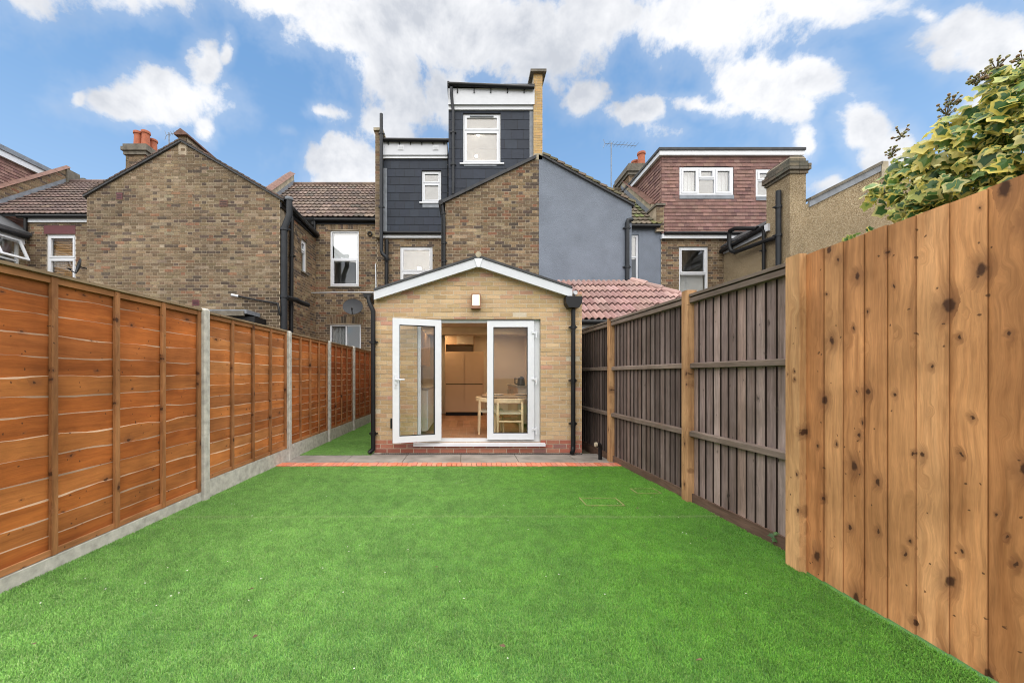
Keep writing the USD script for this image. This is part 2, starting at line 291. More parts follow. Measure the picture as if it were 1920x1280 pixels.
def pebble():
    return mat('pebbledash', {"g": ("geometry", {}), "v": ("voronoi_texture", {"scale": 95.0}), "s": ("separate_color", {}),
        "r": ("rgb_ramp", {"ramp": [(0, (.13, .095, .055)), (.35, (.27, .205, .12)), (.7, (.36, .28, .175)), (1, (.50, .43, .31))]}),
        "n2": ("noise_texture", {"scale": 1.2, "detail": 5.0}), "r2": ("rgb_ramp", {"ramp": [(.3, [.8] * 3), (.7, [1.15] * 3)]}), "m": ("mix_color", {"blend_type": "multiply", "fac": 1.0}),
        "b": ("bump", {"strength": 1.0, "distance": .012, "invert": True}), "p": ("principled_bsdf", {"roughness": .95, "specular_ior_level": .2})},
        [("g.position", "v.vector"), ("v.color", "s.color"), ("s.r", "r.fac"), ("g.position", "n2.vector"), ("n2.fac", "r2.fac"), ("r.color", "m.a"), ("r2.color", "m.b"), ("m.result", "p.base_color"),
         ("v.distance", "b.height"), ("b.normal", "p.normal")])
M['pebble'] = pebble()
def leafy(name, rough, trans, big=0.0, spec=.4, seam=None):
    n = {"t": ("attribute", {"attribute": "tint"}), "g": ("geometry", {}), "n2": ("noise_texture", {"scale": 1.1, "detail": 6.0, "roughness": .62}),
         "r2": ("rgb_ramp", {"ramp": [(.3, [1 - big, 1 - big * .8, 1 - big]), (.7, [1 + big, 1 + big * .7, 1 + big])]}), "m": ("mix_color", {"blend_type": "multiply", "fac": 1.0}),
         "n3": ("noise_texture", {"scale": 9.0, "detail": 3.0}), "r3": ("rgb_ramp", {"ramp": [(.3, [1 - big * .7] * 3), (.7, [1 + big * .7] * 3)]}), "mm": ("mix_color", {"blend_type": "multiply", "fac": 1.0}),
         "sp": ("separate_xyz", {}), "wob": ("math", {"math_type": "multiply_add", "value2": .10, "value3": -.05}), "sy": ("math", {"math_type": "add"}), "sd": ("math", {"math_type": "subtract", "value2": seam or 999.0}), "sa": ("math", {"math_type": "absolute"}),
         "sm": ("map_range", {"range_type": "smoothstep", "from_min": .004, "from_max": .030, "to_min": .42, "to_max": 0.0}), "ms": ("mix_color", {"b": (.30, .38, .17)}),
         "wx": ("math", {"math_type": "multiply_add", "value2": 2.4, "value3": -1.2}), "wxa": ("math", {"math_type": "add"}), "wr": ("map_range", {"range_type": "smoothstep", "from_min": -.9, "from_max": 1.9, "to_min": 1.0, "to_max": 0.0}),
         "wc": ("mix_color", {"a": (.84, .97, .60), "b": (1.30, 1.16, 1.65)} if seam else {"a": (1, 1, 1), "b": (1, 1, 1)}), "mw": ("mix_color", {"blend_type": "multiply", "fac": 1.0}),  # turf only: sky sheen painted into the tone, paler left, deeper right
         "d": ("principled_bsdf", {"roughness": rough, "specular_ior_level": spec, "sheen_weight": .35 if seam else 0.0, "sheen_roughness": .5, "sheen_tint": (.75, 1.0, .6)}), "tr": ("translucent_bsdf", {}), "p": ("mix_closure", {"fac": trans})}
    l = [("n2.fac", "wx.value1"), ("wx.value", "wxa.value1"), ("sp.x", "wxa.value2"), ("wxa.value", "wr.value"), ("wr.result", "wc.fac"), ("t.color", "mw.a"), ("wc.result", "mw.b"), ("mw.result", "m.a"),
         ("g.position", "n2.vector"), ("n2.fac", "r2.fac"), ("r2.color", "m.b"), ("g.position", "n3.vector"), ("n3.fac", "r3.fac"), ("m.result", "mm.a"), ("r3.color", "mm.b"),
         ("g.position", "sp.vector"), ("n2.fac", "wob.value1"), ("sp.y", "sy.value1"), ("wob.value", "sy.value2"), ("sy.value", "sd.value1"), ("sd.value", "sa.value1"), ("sa.value", "sm.value"), ("sm.result", "ms.fac"), ("mm.result", "ms.a"),
         ("ms.result", "d.base_color"), ("ms.result", "tr.color"), ("d.BSDF", "p.closure1"), ("tr.BSDF", "p.closure2")]
    return mat(name, n, l, surface="p.closure")
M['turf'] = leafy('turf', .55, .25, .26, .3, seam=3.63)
M['ivy'] = leafy('ivy', .42, .4, .10)

# ------------------------------------------------------------------ generic builders
def palette(cols, weights, spread=.09):
    cols = np.array(cols, float); w = np.array(weights, float); w /= w.sum()
    def pick(u=0, v=0):
        c = cols[R.choice(len(cols), p=w)]
        return np.clip(c * (1 + R.normal(0, spread)) * (1 + R.normal(0, spread * .25, 3)), .004, .9)
    return pick

def pieces(parent, fr, region, w, h, name, material, pal, gap=.01, bond='half', tilt=0.0, n0=-.015, n1=.005, jit=.0015, nmax=300, u0=0.0, v0=0.0, prof=None, seg=6, wob=0.0):
    """Lays bricks, slates or tiles one by one over REGION (u, v of the frame): the largest in view as parts, the rest joined."""
    O, U, V, N = fr
    pr = prep(region); a0, b0, a1, b1 = region.bounds
    found = []
    for j in range(int(math.floor((b0 - v0) / h)) - 1, int(math.ceil((b1 - v0) / h)) + 1):
        lo, hi = v0 + j * h, v0 + (j + 1) * h
        if bond == 'flemish':
            step = w + gap + w / 2 - gap / 2 + gap; s = u0 + (j % 2) * step / 2 - 2 * step + math.floor((a0 - u0) / step) * step; spans = []
            while s < a1 + step: spans += [(s, s + w + gap), (s + w + gap, s + step)]; s += step
        else:
            step = w + gap; s = u0 + (step / 2 if (bond == 'half' and j % 2) else 0) + (math.floor((a0 - u0) / step) - 1) * step; spans = []
            while s < a1 + step: spans.append((s, s + step)); s += step
        for s, e in spans:
            s2, e2, lo2, hi2 = s + gap / 2, e - gap / 2, lo + gap / 2, hi - gap / 2
            if e2 < a0 or s2 > a1: continue
            q = sbox(s2, lo2, e2, hi2)
            if pr.contains(q): found.append(((s2, e2, lo2, hi2), None))
            elif pr.intersects(q):
                if prof is not None:
                    if region.contains(q.centroid): found.append(((s2, e2, lo2, hi2), None))
                    continue
                g = region.intersection(q)
                if g.area > .12 * (e - s) * h: found.append((g.bounds[0::2] + g.bounds[1::2] if False else (g.bounds[0], g.bounds[2], g.bounds[1], g.bounds[3]), g))
    eye = A(0, 0, H)
    def size(it):
        (s, e, lo, hi), g = it
        p = O + (s + e) / 2 * U + (lo + hi) / 2 * V
        return (g.area if g else (e - s) * (hi - lo)) / ((p - eye) @ (p - eye))
    found.sort(key=size, reverse=True)
    rest = MB()
    for k, ((s, e, lo, hi), g) in enumerate(found):
        mb = MB() if k < nmax else rest
        c = pal((s + e) / 2, (lo + hi) / 2); d = R.normal(0, jit)
        if prof is not None:
            us = np.linspace(s, e, seg + 1); pn = np.array([prof(t) for t in np.linspace(0, 1, seg + 1)])
            top = [O + u * U + hi * V + (n1 + p + d) * N for u, p in zip(us, pn)]
            low = [O + u * U + lo * V + (n1 + p + tilt + d) * N for u, p in zip(us, pn)]
            und = [O + u * U + lo * V + (n1 + p + tilt - .018 + d) * N for u, p in zip(us, pn)]
            m = seg + 1
            f = [(m + i, m + i + 1, i + 1, i) for i in range(seg)] + [(2 * m + i, 2 * m + i + 1, m + i + 1, m + i) for i in range(seg)]
            mb.add(top + low + und, f, c)
        elif g is None:
            y1, y2 = (R.normal(0, wob, 2) if wob else (0, 0))
            p = []
            for n_, tl in ((n0, 0), (n1 + d, tilt)):
                p += [O + s * U + (lo + y1) * V + (n_ + tl) * N, O + e * U + (lo + y2) * V + (n_ + tl) * N, O + e * U + (hi + y2) * V + n_ * N, O + s * U + (hi + y1) * V + n_ * N]
            mb.add(p, [(4, 5, 6, 7), (0, 1, 5, 4), (1, 2, 6, 5), (2, 3, 7, 6), (3, 0, 4, 7)], c)
        else:
            one = MB().prism(g, fr, n0, n1 + d + tilt * .6, c)
            for v_, f_, c_ in zip(one.v, one.f, one.c): mb.add(v_, f_, c)
            if not one.v: continue
        if k < nmax: mb.build(name, material, parent)
    if rest.v: rest.build('small_' + name + 's' if nmax == 0 else 'further_' + name + 's', material, parent, kind='stuff')
    return len(found)

def brick_wall(parent, fr, region, visible, pal, mortar, brick, bond='flemish', thick=.22, nmax=300, gap=.012, name='wall', v0=0.0, n1=.005, wob=0.0):
    """REGION with its openings as masonry body, bricks over the VISIBLE part of it."""
    w = MB().prism(region, fr, -thick, 0).build(name, mortar, parent)
    pieces(w, fr, region.intersection(visible), .215, .075, 'brick', brick, pal, gap=gap, bond=bond, n1=n1, nmax=nmax, v0=v0, wob=wob)
    return w

def window(parent, fr, u0, u1, v0, v1, lights, fw=.06, back=-.04, sash=.045, sill=True, pane='glass_far', frame='upvc', name='window', room=(1.3, 'plaster_dim'), sillmat='upvc', over=.05):
    """A framed window: outer frame (part) with its panes, sill and sashes below it; a room behind. lights: (u0,u1,v0,v1, opens) in fractions."""
    m = MB()
    m.fbox(fr, u0, u0 + fw, v0, v1, back - .06, back); m.fbox(fr, u1 - fw, u1, v0, v1, back - .06, back)
    m.fbox(fr, u0 + fw, u1 - fw, v0, v0 + fw, back - .06, back - .001); m.fbox(fr, u0 + fw, u1 - fw, v1 - fw, v1, back - .06, back - .001)
    iu, iv, lu, lv = u0 + fw, v0 + fw, u1 - u0 - 2 * fw, v1 - v0 - 2 * fw
    cuts_u = sorted({round(x, 3) for L in lights for x in L[:2]} - {0, 1}); 
    bars = set()
    for a, b, c, d, o in lights:
        if b < 1: bars.add(('v', b, c, d))
        if d < 1: bars.add(('h', d, a, b))
    for k, t, a, b in sorted(bars):
        if k == 'v': m.fbox(fr, iu + t * lu - fw * .4, iu + t * lu + fw * .4, iv + a * lv, iv + b * lv, back - .058, back - .003)
        else: m.fbox(fr, iu + a * lu, iu + b * lu, iv + t * lv - fw * .4, iv + t * lv + fw * .4, back - .058, back - .005)
    w = m.build(name, M[frame], parent)
    for a, b, c, d, o in lights:
        p = [iu + a * lu + (fw * .4 if a > 0 else 0), iu + b * lu - (fw * .4 if b < 1 else 0), iv + c * lv + (fw * .4 if c > 0 else 0), iv + d * lv - (fw * .4 if d < 1 else 0)]
        if o:
            s = MB()
            s.fbox(fr, p[0] + .002, p[0] + sash, p[2] + .002, p[3] - .002, back - .05, back + .012); s.fbox(fr, p[1] - sash, p[1] - .002, p[2] + .002, p[3] - .002, back - .05, back + .012)
            s.fbox(fr, p[0] + sash, p[1] - sash, p[2] + .002, p[2] + sash, back - .05, back + .010); s.fbox(fr, p[0] + sash, p[1] - sash, p[3] - sash, p[3] - .002, back - .05, back + .010)
            s.build('sash', M[frame], w); p = [p[0] + sash, p[1] - sash, p[2] + sash, p[3] - sash]
        MB().fbox(fr, p[0], p[1], p[2], p[3], back - .032, back - .028).build('pane', M[pane], w)
    if sill: MB().fbox(fr, u0 - over, u1 + over, v0 - .045, v0 - .003, back - .06, .045).build('sill', M[sillmat], w)
    if room:
        d, rm = room; e = .25
        r = MB(); q = [r.fbox(fr, u0 - e, u1 + e, v0 - e, v1 + e, -d - .02, -d), r.fbox(fr, u0 - e - .02, u0 - e, v0 - e, v1 + e, -d, -.16), r.fbox(fr, u1 + e, u1 + e + .02, v0 - e, v1 + e, -d, -.16),
                       r.fbox(fr, u0 - e, u1 + e, v1 + e, v1 + e + .02, -d, -.16), r.fbox(fr, u0 - e, u1 + e, v0 - e - .02, v0 - e, -d, -.16)]
        r.build('room_lining', M[rm], w)
    return w

def slab_roof(parent, pts, thick, material, name='roof'):
    """A closed roof plate from four (or more) top points."""
    p = np.array(pts, float); k = len(p); q = p - A(0, 0, thick)
    f = [(0, i, i + 1) for i in range(1, k - 1)] + [(k, k + i + 1, k + i) for i in range(1, k - 1)]
    for i in range(k): j = (i + 1) % k; f += [(i, k + i, k + j), (i, k + j, j)]
    return MB().add(np.vstack([p, q]), f).build(name, material, parent)

def downpipe(parent, pts, r=.034, material='black', name='downpipe', clips=()):
    w = MB().tube(pts, r, 12).build(name, M[material], parent, smooth=40)
    for z in clips:
        a = next(np.asarray(p) for p in pts)
        b = min(range(len(pts) - 1), key=lambda i: 0 if (pts[i][2] - z) * (pts[i + 1][2] - z) <= 0 else 1)
        t = (z - pts[b][2]) / ((pts[b + 1][2] - pts[b][2]) or 1e-9); c = np.asarray(pts[b]) + t * (np.asarray(pts[b + 1]) - np.asarray(pts[b]))
        MB().tube([c - A(0, 0, .03), c + A(0, 0, .03)], r * 1.25, 12).box(c[0] - r * 1.9, c[0] + r * 1.9, c[1], c[1] + .05, c[2] - .012, c[2] + .012).build('collar', M[material], w)
    return w

def chimney_pot(parent, x, y, z, r=.13, h=.42):
    return MB().lathe([(r * .98, 0), (r * .86, h * .5), (r * .84, h * .82), (r * 1.02, h * .84), (r * 1.04, h * .93), (r * .98, h), (r * .78, h), (r * .72, h * .5)], (x, y, z), 16).build('chimney_pot', M['terracotta'], parent, smooth=35)

STOCK = palette([(.168, .122, .076), (.14, .10, .063), (.20, .15, .096), (.09, .067, .052), (.24, .188, .13), (.20, .112, .068)], [5, 4, 4, 2.2, 1.0, .8])
STOCK_DARK = palette([(.165, .115, .068), (.13, .09, .056), (.205, .146, .087), (.08, .06, .047), (.25, .19, .118), (.18, .09, .053)], [5, 4, 3, 2.6, 1.2, 1])
YELLOW = palette([(.44, .29, .125), (.40, .27, .125)], [1, 1], .07)
BUFF = palette([(.465, .325, .19), (.42, .295, .162), (.50, .36, .215), (.445, .28, .175), (.42, .235, .165)], [5, 5, 3, 1.4, .6], .05)
REDB = palette([(.33, .115, .08), (.29, .10, .07), (.36, .15, .10), (.24, .12, .10)], [4, 3, 2, 1], .1)
SLATE = palette([(.019, .0265, .043), (.022, .030, .047), (.017, .0235, .038)], [3, 2, 2], .05)
HUNG = palette([(.21, .12, .102), (.18, .10, .088), (.235, .14, .12), (.155, .086, .08)], [4, 3, 2, 1.4], .08)
BROWN = palette([(.135, .095, .075), (.11, .080, .066), (.17, .125, .10), (.09, .07, .055)], [4, 3, 2, 1], .1)
REDTILE = palette([(.295, .185, .168), (.265, .163, .15), (.325, .215, .197)], [4, 3, 2], .08)

# ================================================================== THE SETTING
g = MB().add([(-120, -120, -.05), (120, -120, -.05), (120, 160, -.05), (-120, 160, -.05)], [(0, 1, 2, 3)]).build('ground', M['soil'])
tag(stage.GetPrimAtPath(g), kind='structure')

YO, YR, YRIDGE, SLOPE = 9.3, 11.5, 14.15, .84        # outriggers, rear walls, ridges, pitch of the main roofs
GB = (-1.58, 1.97, 6.57)                              # extension: left, right, front

def xl(Y): return -2.905 + .018 * (Y - 2.4)            # line of the left fence
def xr(Y): return 2.466 - .062 * (Y - 2.945)           # line of the right fence

lawn = MB()
gx = np.linspace(-3.0, 2.6, 57); gy = np.linspace(-4, 5.62, 97)
gv = np.array([(x, y, .022 * meshkit.fbm(np.array([x * .9, y * .9, 3.0]), 3) - .012) for y in gy for x in gx])
k = len(gx)
lawn.add(gv, [(j * k + i, j * k + i + 1, (j + 1) * k + i + 1, (j + 1) * k + i) for j in range(len(gy) - 1) for i in range(k - 1)], (.06, .20, .03))
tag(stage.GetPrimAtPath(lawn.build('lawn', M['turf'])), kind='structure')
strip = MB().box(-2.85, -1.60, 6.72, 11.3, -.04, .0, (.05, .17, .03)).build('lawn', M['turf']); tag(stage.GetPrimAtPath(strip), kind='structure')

# paving by the extension, slabs one by one, with a row of red bricks towards the lawn
pv = MB().box(-2.84, 2.28, 5.60, 6.72, -.045, -.03).build('paving', M['mortar_old']); tag(stage.GetPrimAtPath(pv), kind='structure')
for x0, x1 in ((-2.83, -1.9), (-1.89, -1.0), (-.99, -.1), (-.09, .8), (.81, 1.7), (1.71, 2.27)):
    MB().box(x0, x1, 5.835, 6.555 if x0 > -1.5 else 6.70, -.03, .004 + R.normal(0, .0015)).build('slab', M['slab'], pv)
drain = thing('drain_channel', 'slim pale slotted drain running along the foot of the yellow extension', 'drain', (0.2, 6.53, 0))
MB().box(-1.45, 1.95, 6.475, 6.555, .003, .010).build('trough', M['black'], drain)
db = MB()
for i in range(110): db.box(-1.44 + i * .0308, -1.44 + i * .0308 + .018, 6.48, 6.55, .009, .016)
db.build('bars', M['metal'], drain, kind='stuff')
x = xl(5.7) + .05; i = 0
while x < 2.28:
    w_ = .066 + R.normal(0, .0015)
    MB().box(x, x + w_, 5.618 + R.normal(0, .003), 5.825, -.03, .018 + R.normal(0, .002), np.array([(.58, .20, .12), (.55, .17, .095), (.50, .19, .13), (.60, .25, .16)][R.integers(4)])).build('brick', M['edging'], pv)
    x += w_ + .008

# ================================================================== HOUSES
# ---- house with the wide blank gable, left of the garden
hA = thing('gabled_house', 'old stock brick house with a wide blank gable and a chimney of orange pots', 'house', (-6.8, 9.3, 0))
fr = front(YO)
gable = pxpoly([(163, 810), (163, 368), (341, 268), (525, 374), (525, 810)], YO)
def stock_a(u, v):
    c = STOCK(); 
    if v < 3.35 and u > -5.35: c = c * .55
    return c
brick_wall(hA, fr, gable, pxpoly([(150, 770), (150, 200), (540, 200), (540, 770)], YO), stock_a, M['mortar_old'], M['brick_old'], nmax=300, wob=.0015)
XA = XX(525, YO); XA0 = XX(163, YO)
sw = Polygon([(YO + .22, 0), (YR, 0), (YR, 5.55), (YO + .22, 5.55)])
wy0, wy1, wz0, wz1 = 10.50, 10.86, 4.19, 5.08
sw = sw.difference(sbox(wy0, wz0, wy1, wz1))
brick_wall(hA, side(XA), sw, sbox(YO, .3, YR, 6), STOCK_DARK, M['mortar_old'], M['brick_old'], nmax=0, name='side_wall')
window(hA, side(XA), wy0, wy1, wz0, wz1, [(0, 1, 0, .66, False), (0, 1, .66, 1, True)], fw=.05, room=(.8, 'plaster_dim'), sillmat='coping_old')
ax, az = XX(341, YO), ZZ(268, YO)
for s, e in ((-1, XA0 - .06), (1, XA + .1)):
    ez = ZZ(368, YO) - .03 if s < 0 else ZZ(374, YO) - .05
    slab_roof(hA, [(ax, YO - .05, az + .07), (ax, YR + 1.6, az + .07), (e, YR + 1.6, ez + .05), (e, YO - .05, ez + .05)], .06, M['roof_felt'])
    n_ = 18; L0, L1 = A(ax, YO - .06, az + .075), A(e, YO - .06, ez + .055)      # verge tiles, stepped
    for i in range(n_):
        p, q = L0 + (L1 - L0) * i / n_, L0 + (L1 - L0) * (i + 1.08) / n_
        MB().add([p + A(0, 0, .012), q + A(0, 0, .03), q + A(0, 0, -.005), p + A(0, 0, -.02), p + A(0, .3, .012), q + A(0, .3, .03), q + A(0, .3, -.005), p + A(0, .3, -.02)],
                 [(0, 1, 2, 3), (4, 7, 6, 5), (0, 4, 5, 1), (3, 2, 6, 7), (1, 5, 6, 2), (0, 3, 7, 4)], BROWN() * .8).build('verge_tile', M['tile'], hA)
# party parapet along the ridge, with its red coping
p0 = XX(335, YO), XX(350, YO)
pp = MB().box(p0[0], p0[1], YO - .006, 12.6, az - .3, ZZ(254, YO)).build('party_parapet', M['mortar_old'], hA)
pieces(pp, front(YO - .006), sbox(p0[0], az - .02, p0[1], ZZ(254, YO)), .215, .075, 'brick', M['brick_old'], STOCK, nmax=0)
cp = MB(); cp.prism(Polygon([(p0[0] - .06, ZZ(256, YO)), (p0[0] - .06, ZZ(253, YO)), (sum(p0) / 2, ZZ(244, YO)), (p0[1] + .06, ZZ(253, YO)), (p0[1] + .06, ZZ(256, YO))]), front(12.7), 0, 12.7 - YO + .08)
cp.build('coping', M['coping'], hA)
for a, b, c, d, m in ((412, 427, 375, 388, 'coping'), (219, 230, 362, 374, 'maroon'), (361, 374, 562, 573, 'maroon')):
    v = MB().fbox(fr, XX(a, YO), XX(b, YO), ZZ(d, YO), ZZ(c, YO), -.01, .012); 
    vb = v.build('air_brick', M[m], hA)
    s_ = MB()
    for t in range(3):
        z_ = ZZ(d, YO) + (t + .7) * (ZZ(c, YO) - ZZ(d, YO)) / 4; s_.fbox(fr, XX(a, YO) + .015, XX(b, YO) - .015, z_, z_ + .012, .011, .014)
    s_.build('slots', M['black'], vb)
# chimney
cx0, cx1, cy0, cy1 = XX(236, 13.0), XX(273, 13.0), 13.0, 13.62
ch = MB().box(cx0, cx1, cy0, cy1, 6.4, ZZ(291, 13)).build('chimney', M['mortar_old'], hA)
for f_, lo, hi in ((front(13.0), cx0, cx1), (side(cx1), cy0, cy1)):
    pieces(ch, f_, sbox(lo, 7.4, hi, ZZ(291, 13)), .215, .075, 'brick', M['brick_old'], STOCK_DARK, bond='flemish', nmax=0)
for i, (e, a, b) in enumerate(((.05, 291, 284), (.10, 284, 277), (.06, 277, 271))):
    MB().box(cx0 - e, cx1 + e, cy0 - e, cy1 + e, ZZ(a, 13), ZZ(b, 13) - .004).build('corbel', M['coping_old'], ch)
zt = ZZ(271, 13)
for x_, y_, hh in ((XX(252, 13), 13.15, .52), (XX(277, 13.05), 13.15, .54), (XX(266, 13.3), 13.46, .40), (XX(293, 13.3), 13.46, .44)):
    chimney_pot(ch, x_ if x_ < cx1 else cx1 - .12, y_, zt - .01, .135, hh)
# gutter and pipes on the side wall
downpipe(hA, [(XA + .08, YO - .05, 5.60), (XA + .08, YR - .05, 5.50)], .06, 'black', 'gutter')
MB().fbox(side(XA), YO, YR - .1, 5.40, 5.52, 0, .03).build('fascia', M['black'], hA)
Yp = 9.33
sp = [W(542, 372, Yp), W(543, 402, Yp), W(533, 428, Yp), W(533, 640, Yp)]
spp = downpipe(hA, sp, .075, 'pipe_grey', 'soil_pipe', clips=(ZZ(430, Yp), ZZ(556, Yp)))
MB().lathe([(.085, 0), (.10, .03), (.09, .07), (.03, .09)], W(542, 376, Yp), 14).build('pipe_cap', M['lead'], spp, smooth=40)
downpipe(hA, [W(547, 407, 9.75), W(546, 640, 9.75)], .05, 'black', clips=(ZZ(480, 9.75),))
downpipe(hA, [W(535, 558, 9.3), W(556, 562, 9.7), W(560, 565, 9.75), W(578, 572, 10.1)], .06, 'black', 'branch_pipe')
downpipe(hA, [W(436, 553, 9.24), W(480, 562, 9.24), W(521, 569, 9.24), W(524, 588, 9.24), W(529, 593, 9.3)], .022, 'black', 'waste_pipe')
MB().tube([W(434, 552.5, 9.23), W(447, 555, 9.23)], .026, 10).build('pipe_elbow', M['upvc'], hA)
# lean-to at its foot
lt = thing('lean_to_roof', 'low lean-to with a pale front edge against the foot of the blank gable', 'lean-to', (-5.4, 9.0, 2.4))
MB().box(XX(380, 8.7), XX(462, 8.7), 8.7, 9.28, ZZ(586, 8.7) - .02, ZZ(580, 8.7)).build('roof', M['lead'], lt)
MB().box(XX(384, 8.7), XX(458, 8.7), 8.66, 8.72, ZZ(592, 8.7), ZZ(583, 8.7)).build('fascia', M['coping_old'], lt)
MB().box(XX(390, 8.75), XX(476, 8.75), 8.78, 9.28, ZZ(640, 8.75), ZZ(593, 8.75)).build('wall', M['black'], lt)

# ---- house with the brown tiled roof, between the gable and the slate dormers
hB = thing('tiled_house', 'brown brick house with a plain brown tiled roof and two white windows', 'house', (-4, 11.5, 0))
fr = front(YR)
B0, B1 = XA - .05, XX(706, YR)
zb = ZZ(414, YR)
wall = Polygon([(B0, 0), (B1, 0), (B1, zb), (B0, zb)])
w1 = (XX(619, YR), XX(673, YR), ZZ(537, YR), ZZ(432, YR)); w2 = (XX(618, YR), XX(677, YR), ZZ(690, YR), ZZ(608, YR))
for w_ in (w1, w2): wall = wall.difference(sbox(w_[0], w_[2], w_[1], w_[3]))
arches = [sbox(w_[0] - .06, w_[3], w_[1] + .06, w_[3] + .215) for w_ in (w1, w2)]
vis = sbox(B0, .4, B1, 7)
for a_ in arches: vis = vis.difference(a_)
wp = brick_wall(hB, fr, wall, vis, STOCK_DARK, M['mortar_old'], M['brick_old'], nmax=300, wob=.0015)
for w_ in (w1, w2):
    n_ = 13; c_ = (w_[0] + w_[1]) / 2; span = (w_[1] - w_[0]) + .1
    for i in range(n_):
        t0, t1 = i / n_, (i + .86) / n_; f_ = lambda t, top: (c_ + (t - .5) * span * (1.06 if top else 1.0), w_[3] + .035 * (1 - (2 * t - 1) ** 2) + (.205 if top else .005))
        MB().prism(Polygon([f_(t0, 0), f_(t1, 0), f_(t1, 1), f_(t0, 1)]), fr, -.02, .008, STOCK_DARK() * 1.05).build('brick', M['brick_old'], wp)
q = window(hB, fr, *w1, [(0, 1, 0, .5, True), (0, 1, .5, 1, False)], fw=.05, sillmat='coping_old')
MB().fbox(fr, w1[0] + .08, w1[1] - .08, w1[2] + .75, w1[3] - .06, -.13, -.12).build('blind', M['blind'], q)
q = window(hB, fr, *w2, [(0, .52, 0, 1, False), (.52, 1, 0, 1, False)], fw=.05, sill=False)
cur = MB()
for i in range(9): cur.fbox(fr, w2[0] + .06 + i * .05, w2[0] + .105 + i * .05, w2[2], w2[3] - .05, -.16 - .02 * (i % 2), -.13 - .02 * (i % 2))
cur.build('curtain', M['curtain'], q)
# roof
L = (YRIDGE - YR + .12) * math.hypot(1, SLOPE); V_ = A(0, 1, SLOPE) / math.hypot(1, SLOPE); N_ = A(0, -SLOPE, 1) / math.hypot(1, SLOPE)
def main_roof(parent, x0, x1, z_eave, w, prof, pal, gap=.004, seg=6, gauge=.30, tilt=.03):
    O = A(0, YR - .12, z_eave); fr_ = (O, A(1, 0, 0), V_, N_)
    r = MB().fbox(fr_, x0, x1, 0, L, -.06, 0).build('roof', M['roof_felt'], parent)
    pieces(r, fr_, sbox(x0, 0, x1, L), w, gauge, 'tile', M['tile'], pal, gap=gap, bond='none', tilt=tilt, n1=.012, prof=prof, seg=seg, nmax=300)
    slab = MB()
    slab.add([(x0, YRIDGE, z_eave + SLOPE * (YRIDGE - YR + .12) - .02), (x1, YRIDGE, z_eave + SLOPE * (YRIDGE - YR + .12) - .02), (x1, YRIDGE + 3, z_eave - .02), (x0, YRIDGE + 3, z_eave - .02)], [(0, 1, 2, 3)])
    slab.build('front_roof', M['roof_felt'], parent)
    xs = x0
    while xs < x1 - .05:
        e = min(xs + .44, x1)
        MB().tube([(xs, YRIDGE, z_eave + SLOPE * (YRIDGE - YR + .12) + .0), (e - .01, YRIDGE, z_eave + SLOPE * (YRIDGE - YR + .12) + .0)], .10, 10, pal() * .9).build('ridge_tile', M['tile'], parent); xs = e
    return r
roll = lambda t: .030 * max(0, math.cos(2 * math.pi * (2 * t)) * .5 + .3)
main_roof(hB, XX(470, YR), B1 - .03, ZZ(411, YR), .30, roll, BROWN)
downpipe(hB, [(XX(592, YR), YR - .09, ZZ(414.5, YR)), (B1, YR - .09, ZZ(414.5, YR))], .055, 'black', 'gutter')
MB().fbox(fr, XX(585, YR), B1 - .05, ZZ(421, YR), ZZ(414, YR), 0, .03).build('fascia', M['black'], hB)
downpipe(hB, [(XX(592, YR), YR - .09, ZZ(416, YR)), (XX(592, YR), YR - .06, ZZ(446, YR))], .035, 'black')
# party parapet on the left of this roof, lead flashing at its foot
def slope_parapet(parent, X0, X1, z_eave, h, y0=YR - .1, y1=YRIDGE, copemat='coping', flash=0, bricky=False):
    z0, z1 = z_eave + SLOPE * (y0 - YR + .12), z_eave + SLOPE * (y1 - YR + .12)
    fs = side(X1 if flash >= 0 else X0)
    pl = Polygon([(y0, z0 - .3), (y1, z1 - .3), (y1, z1 + h), (y0, z0 + h)])
    w_ = MB().prism(pl, side(X1), -(X1 - X0), 0).build('parapet', M['mortar_old'] if bricky else M['stone'], parent)
    if bricky: pieces(w_, side(X1), pl, .215, .075, 'brick', M['brick_old'], STOCK_DARK, bond='flemish', nmax=0)
    cpm = MB(); k_ = max(1, int((y1 - y0) / .45))
    for i in range(k_):
        a_, b_ = y0 + (y1 - y0) * i / k_, y0 + (y1 - y0) * (i + .97) / k_
        za, zb_ = z_eave + SLOPE * (a_ - YR + .12) + h, z_eave + SLOPE * (b_ - YR + .12) + h
        p = [(x_, y_, z_ + dz) for x_, dz in ((X0 - .06, 0), (X1 + .06, 0), ((X0 + X1) / 2, .09)) for y_, z_ in ((a_, za), (b_, zb_))]
        MB().add(p, [(0, 1, 5, 4), (2, 4, 5, 3), (0, 2, 3, 1), (0, 4, 2, 2), (1, 3, 5, 5)]).build('coping', M[copemat], parent)
    if flash:
        X_ = X1 if flash > 0 else X0
        fl = Polygon([(y0, z0), (y1, z1), (y1, z1 + .2), (y0, z0 + .2)])
        MB().prism(fl, side(X_ + .006 * flash), -.005 if flash > 0 else -.006, .006).build('flashing', M['lead'], parent)
slope_parapet(hB, -6.62, -6.36, ZZ(411, YR), .42, flash=1)
MB().tube([W(659, 505, 11.3), W(705, 548, 8.9)], .012, 8) if False else None
MB().tube([(XX(581, 11.2), 11.2, ZZ(549, 11.2)), (XX(640, 10.5), 10.5, ZZ(548, 10.5)), (XX(700, 9.4), 9.4, ZZ(548, 9.4))], .014, 8).build('overhead_cable', M['fascia'], hB)
MB().tube([W(704, 495, YR - .04), W(705, 545, YR - .04)], .018, 8).build('cable_conduit', M['upvc'], hB)
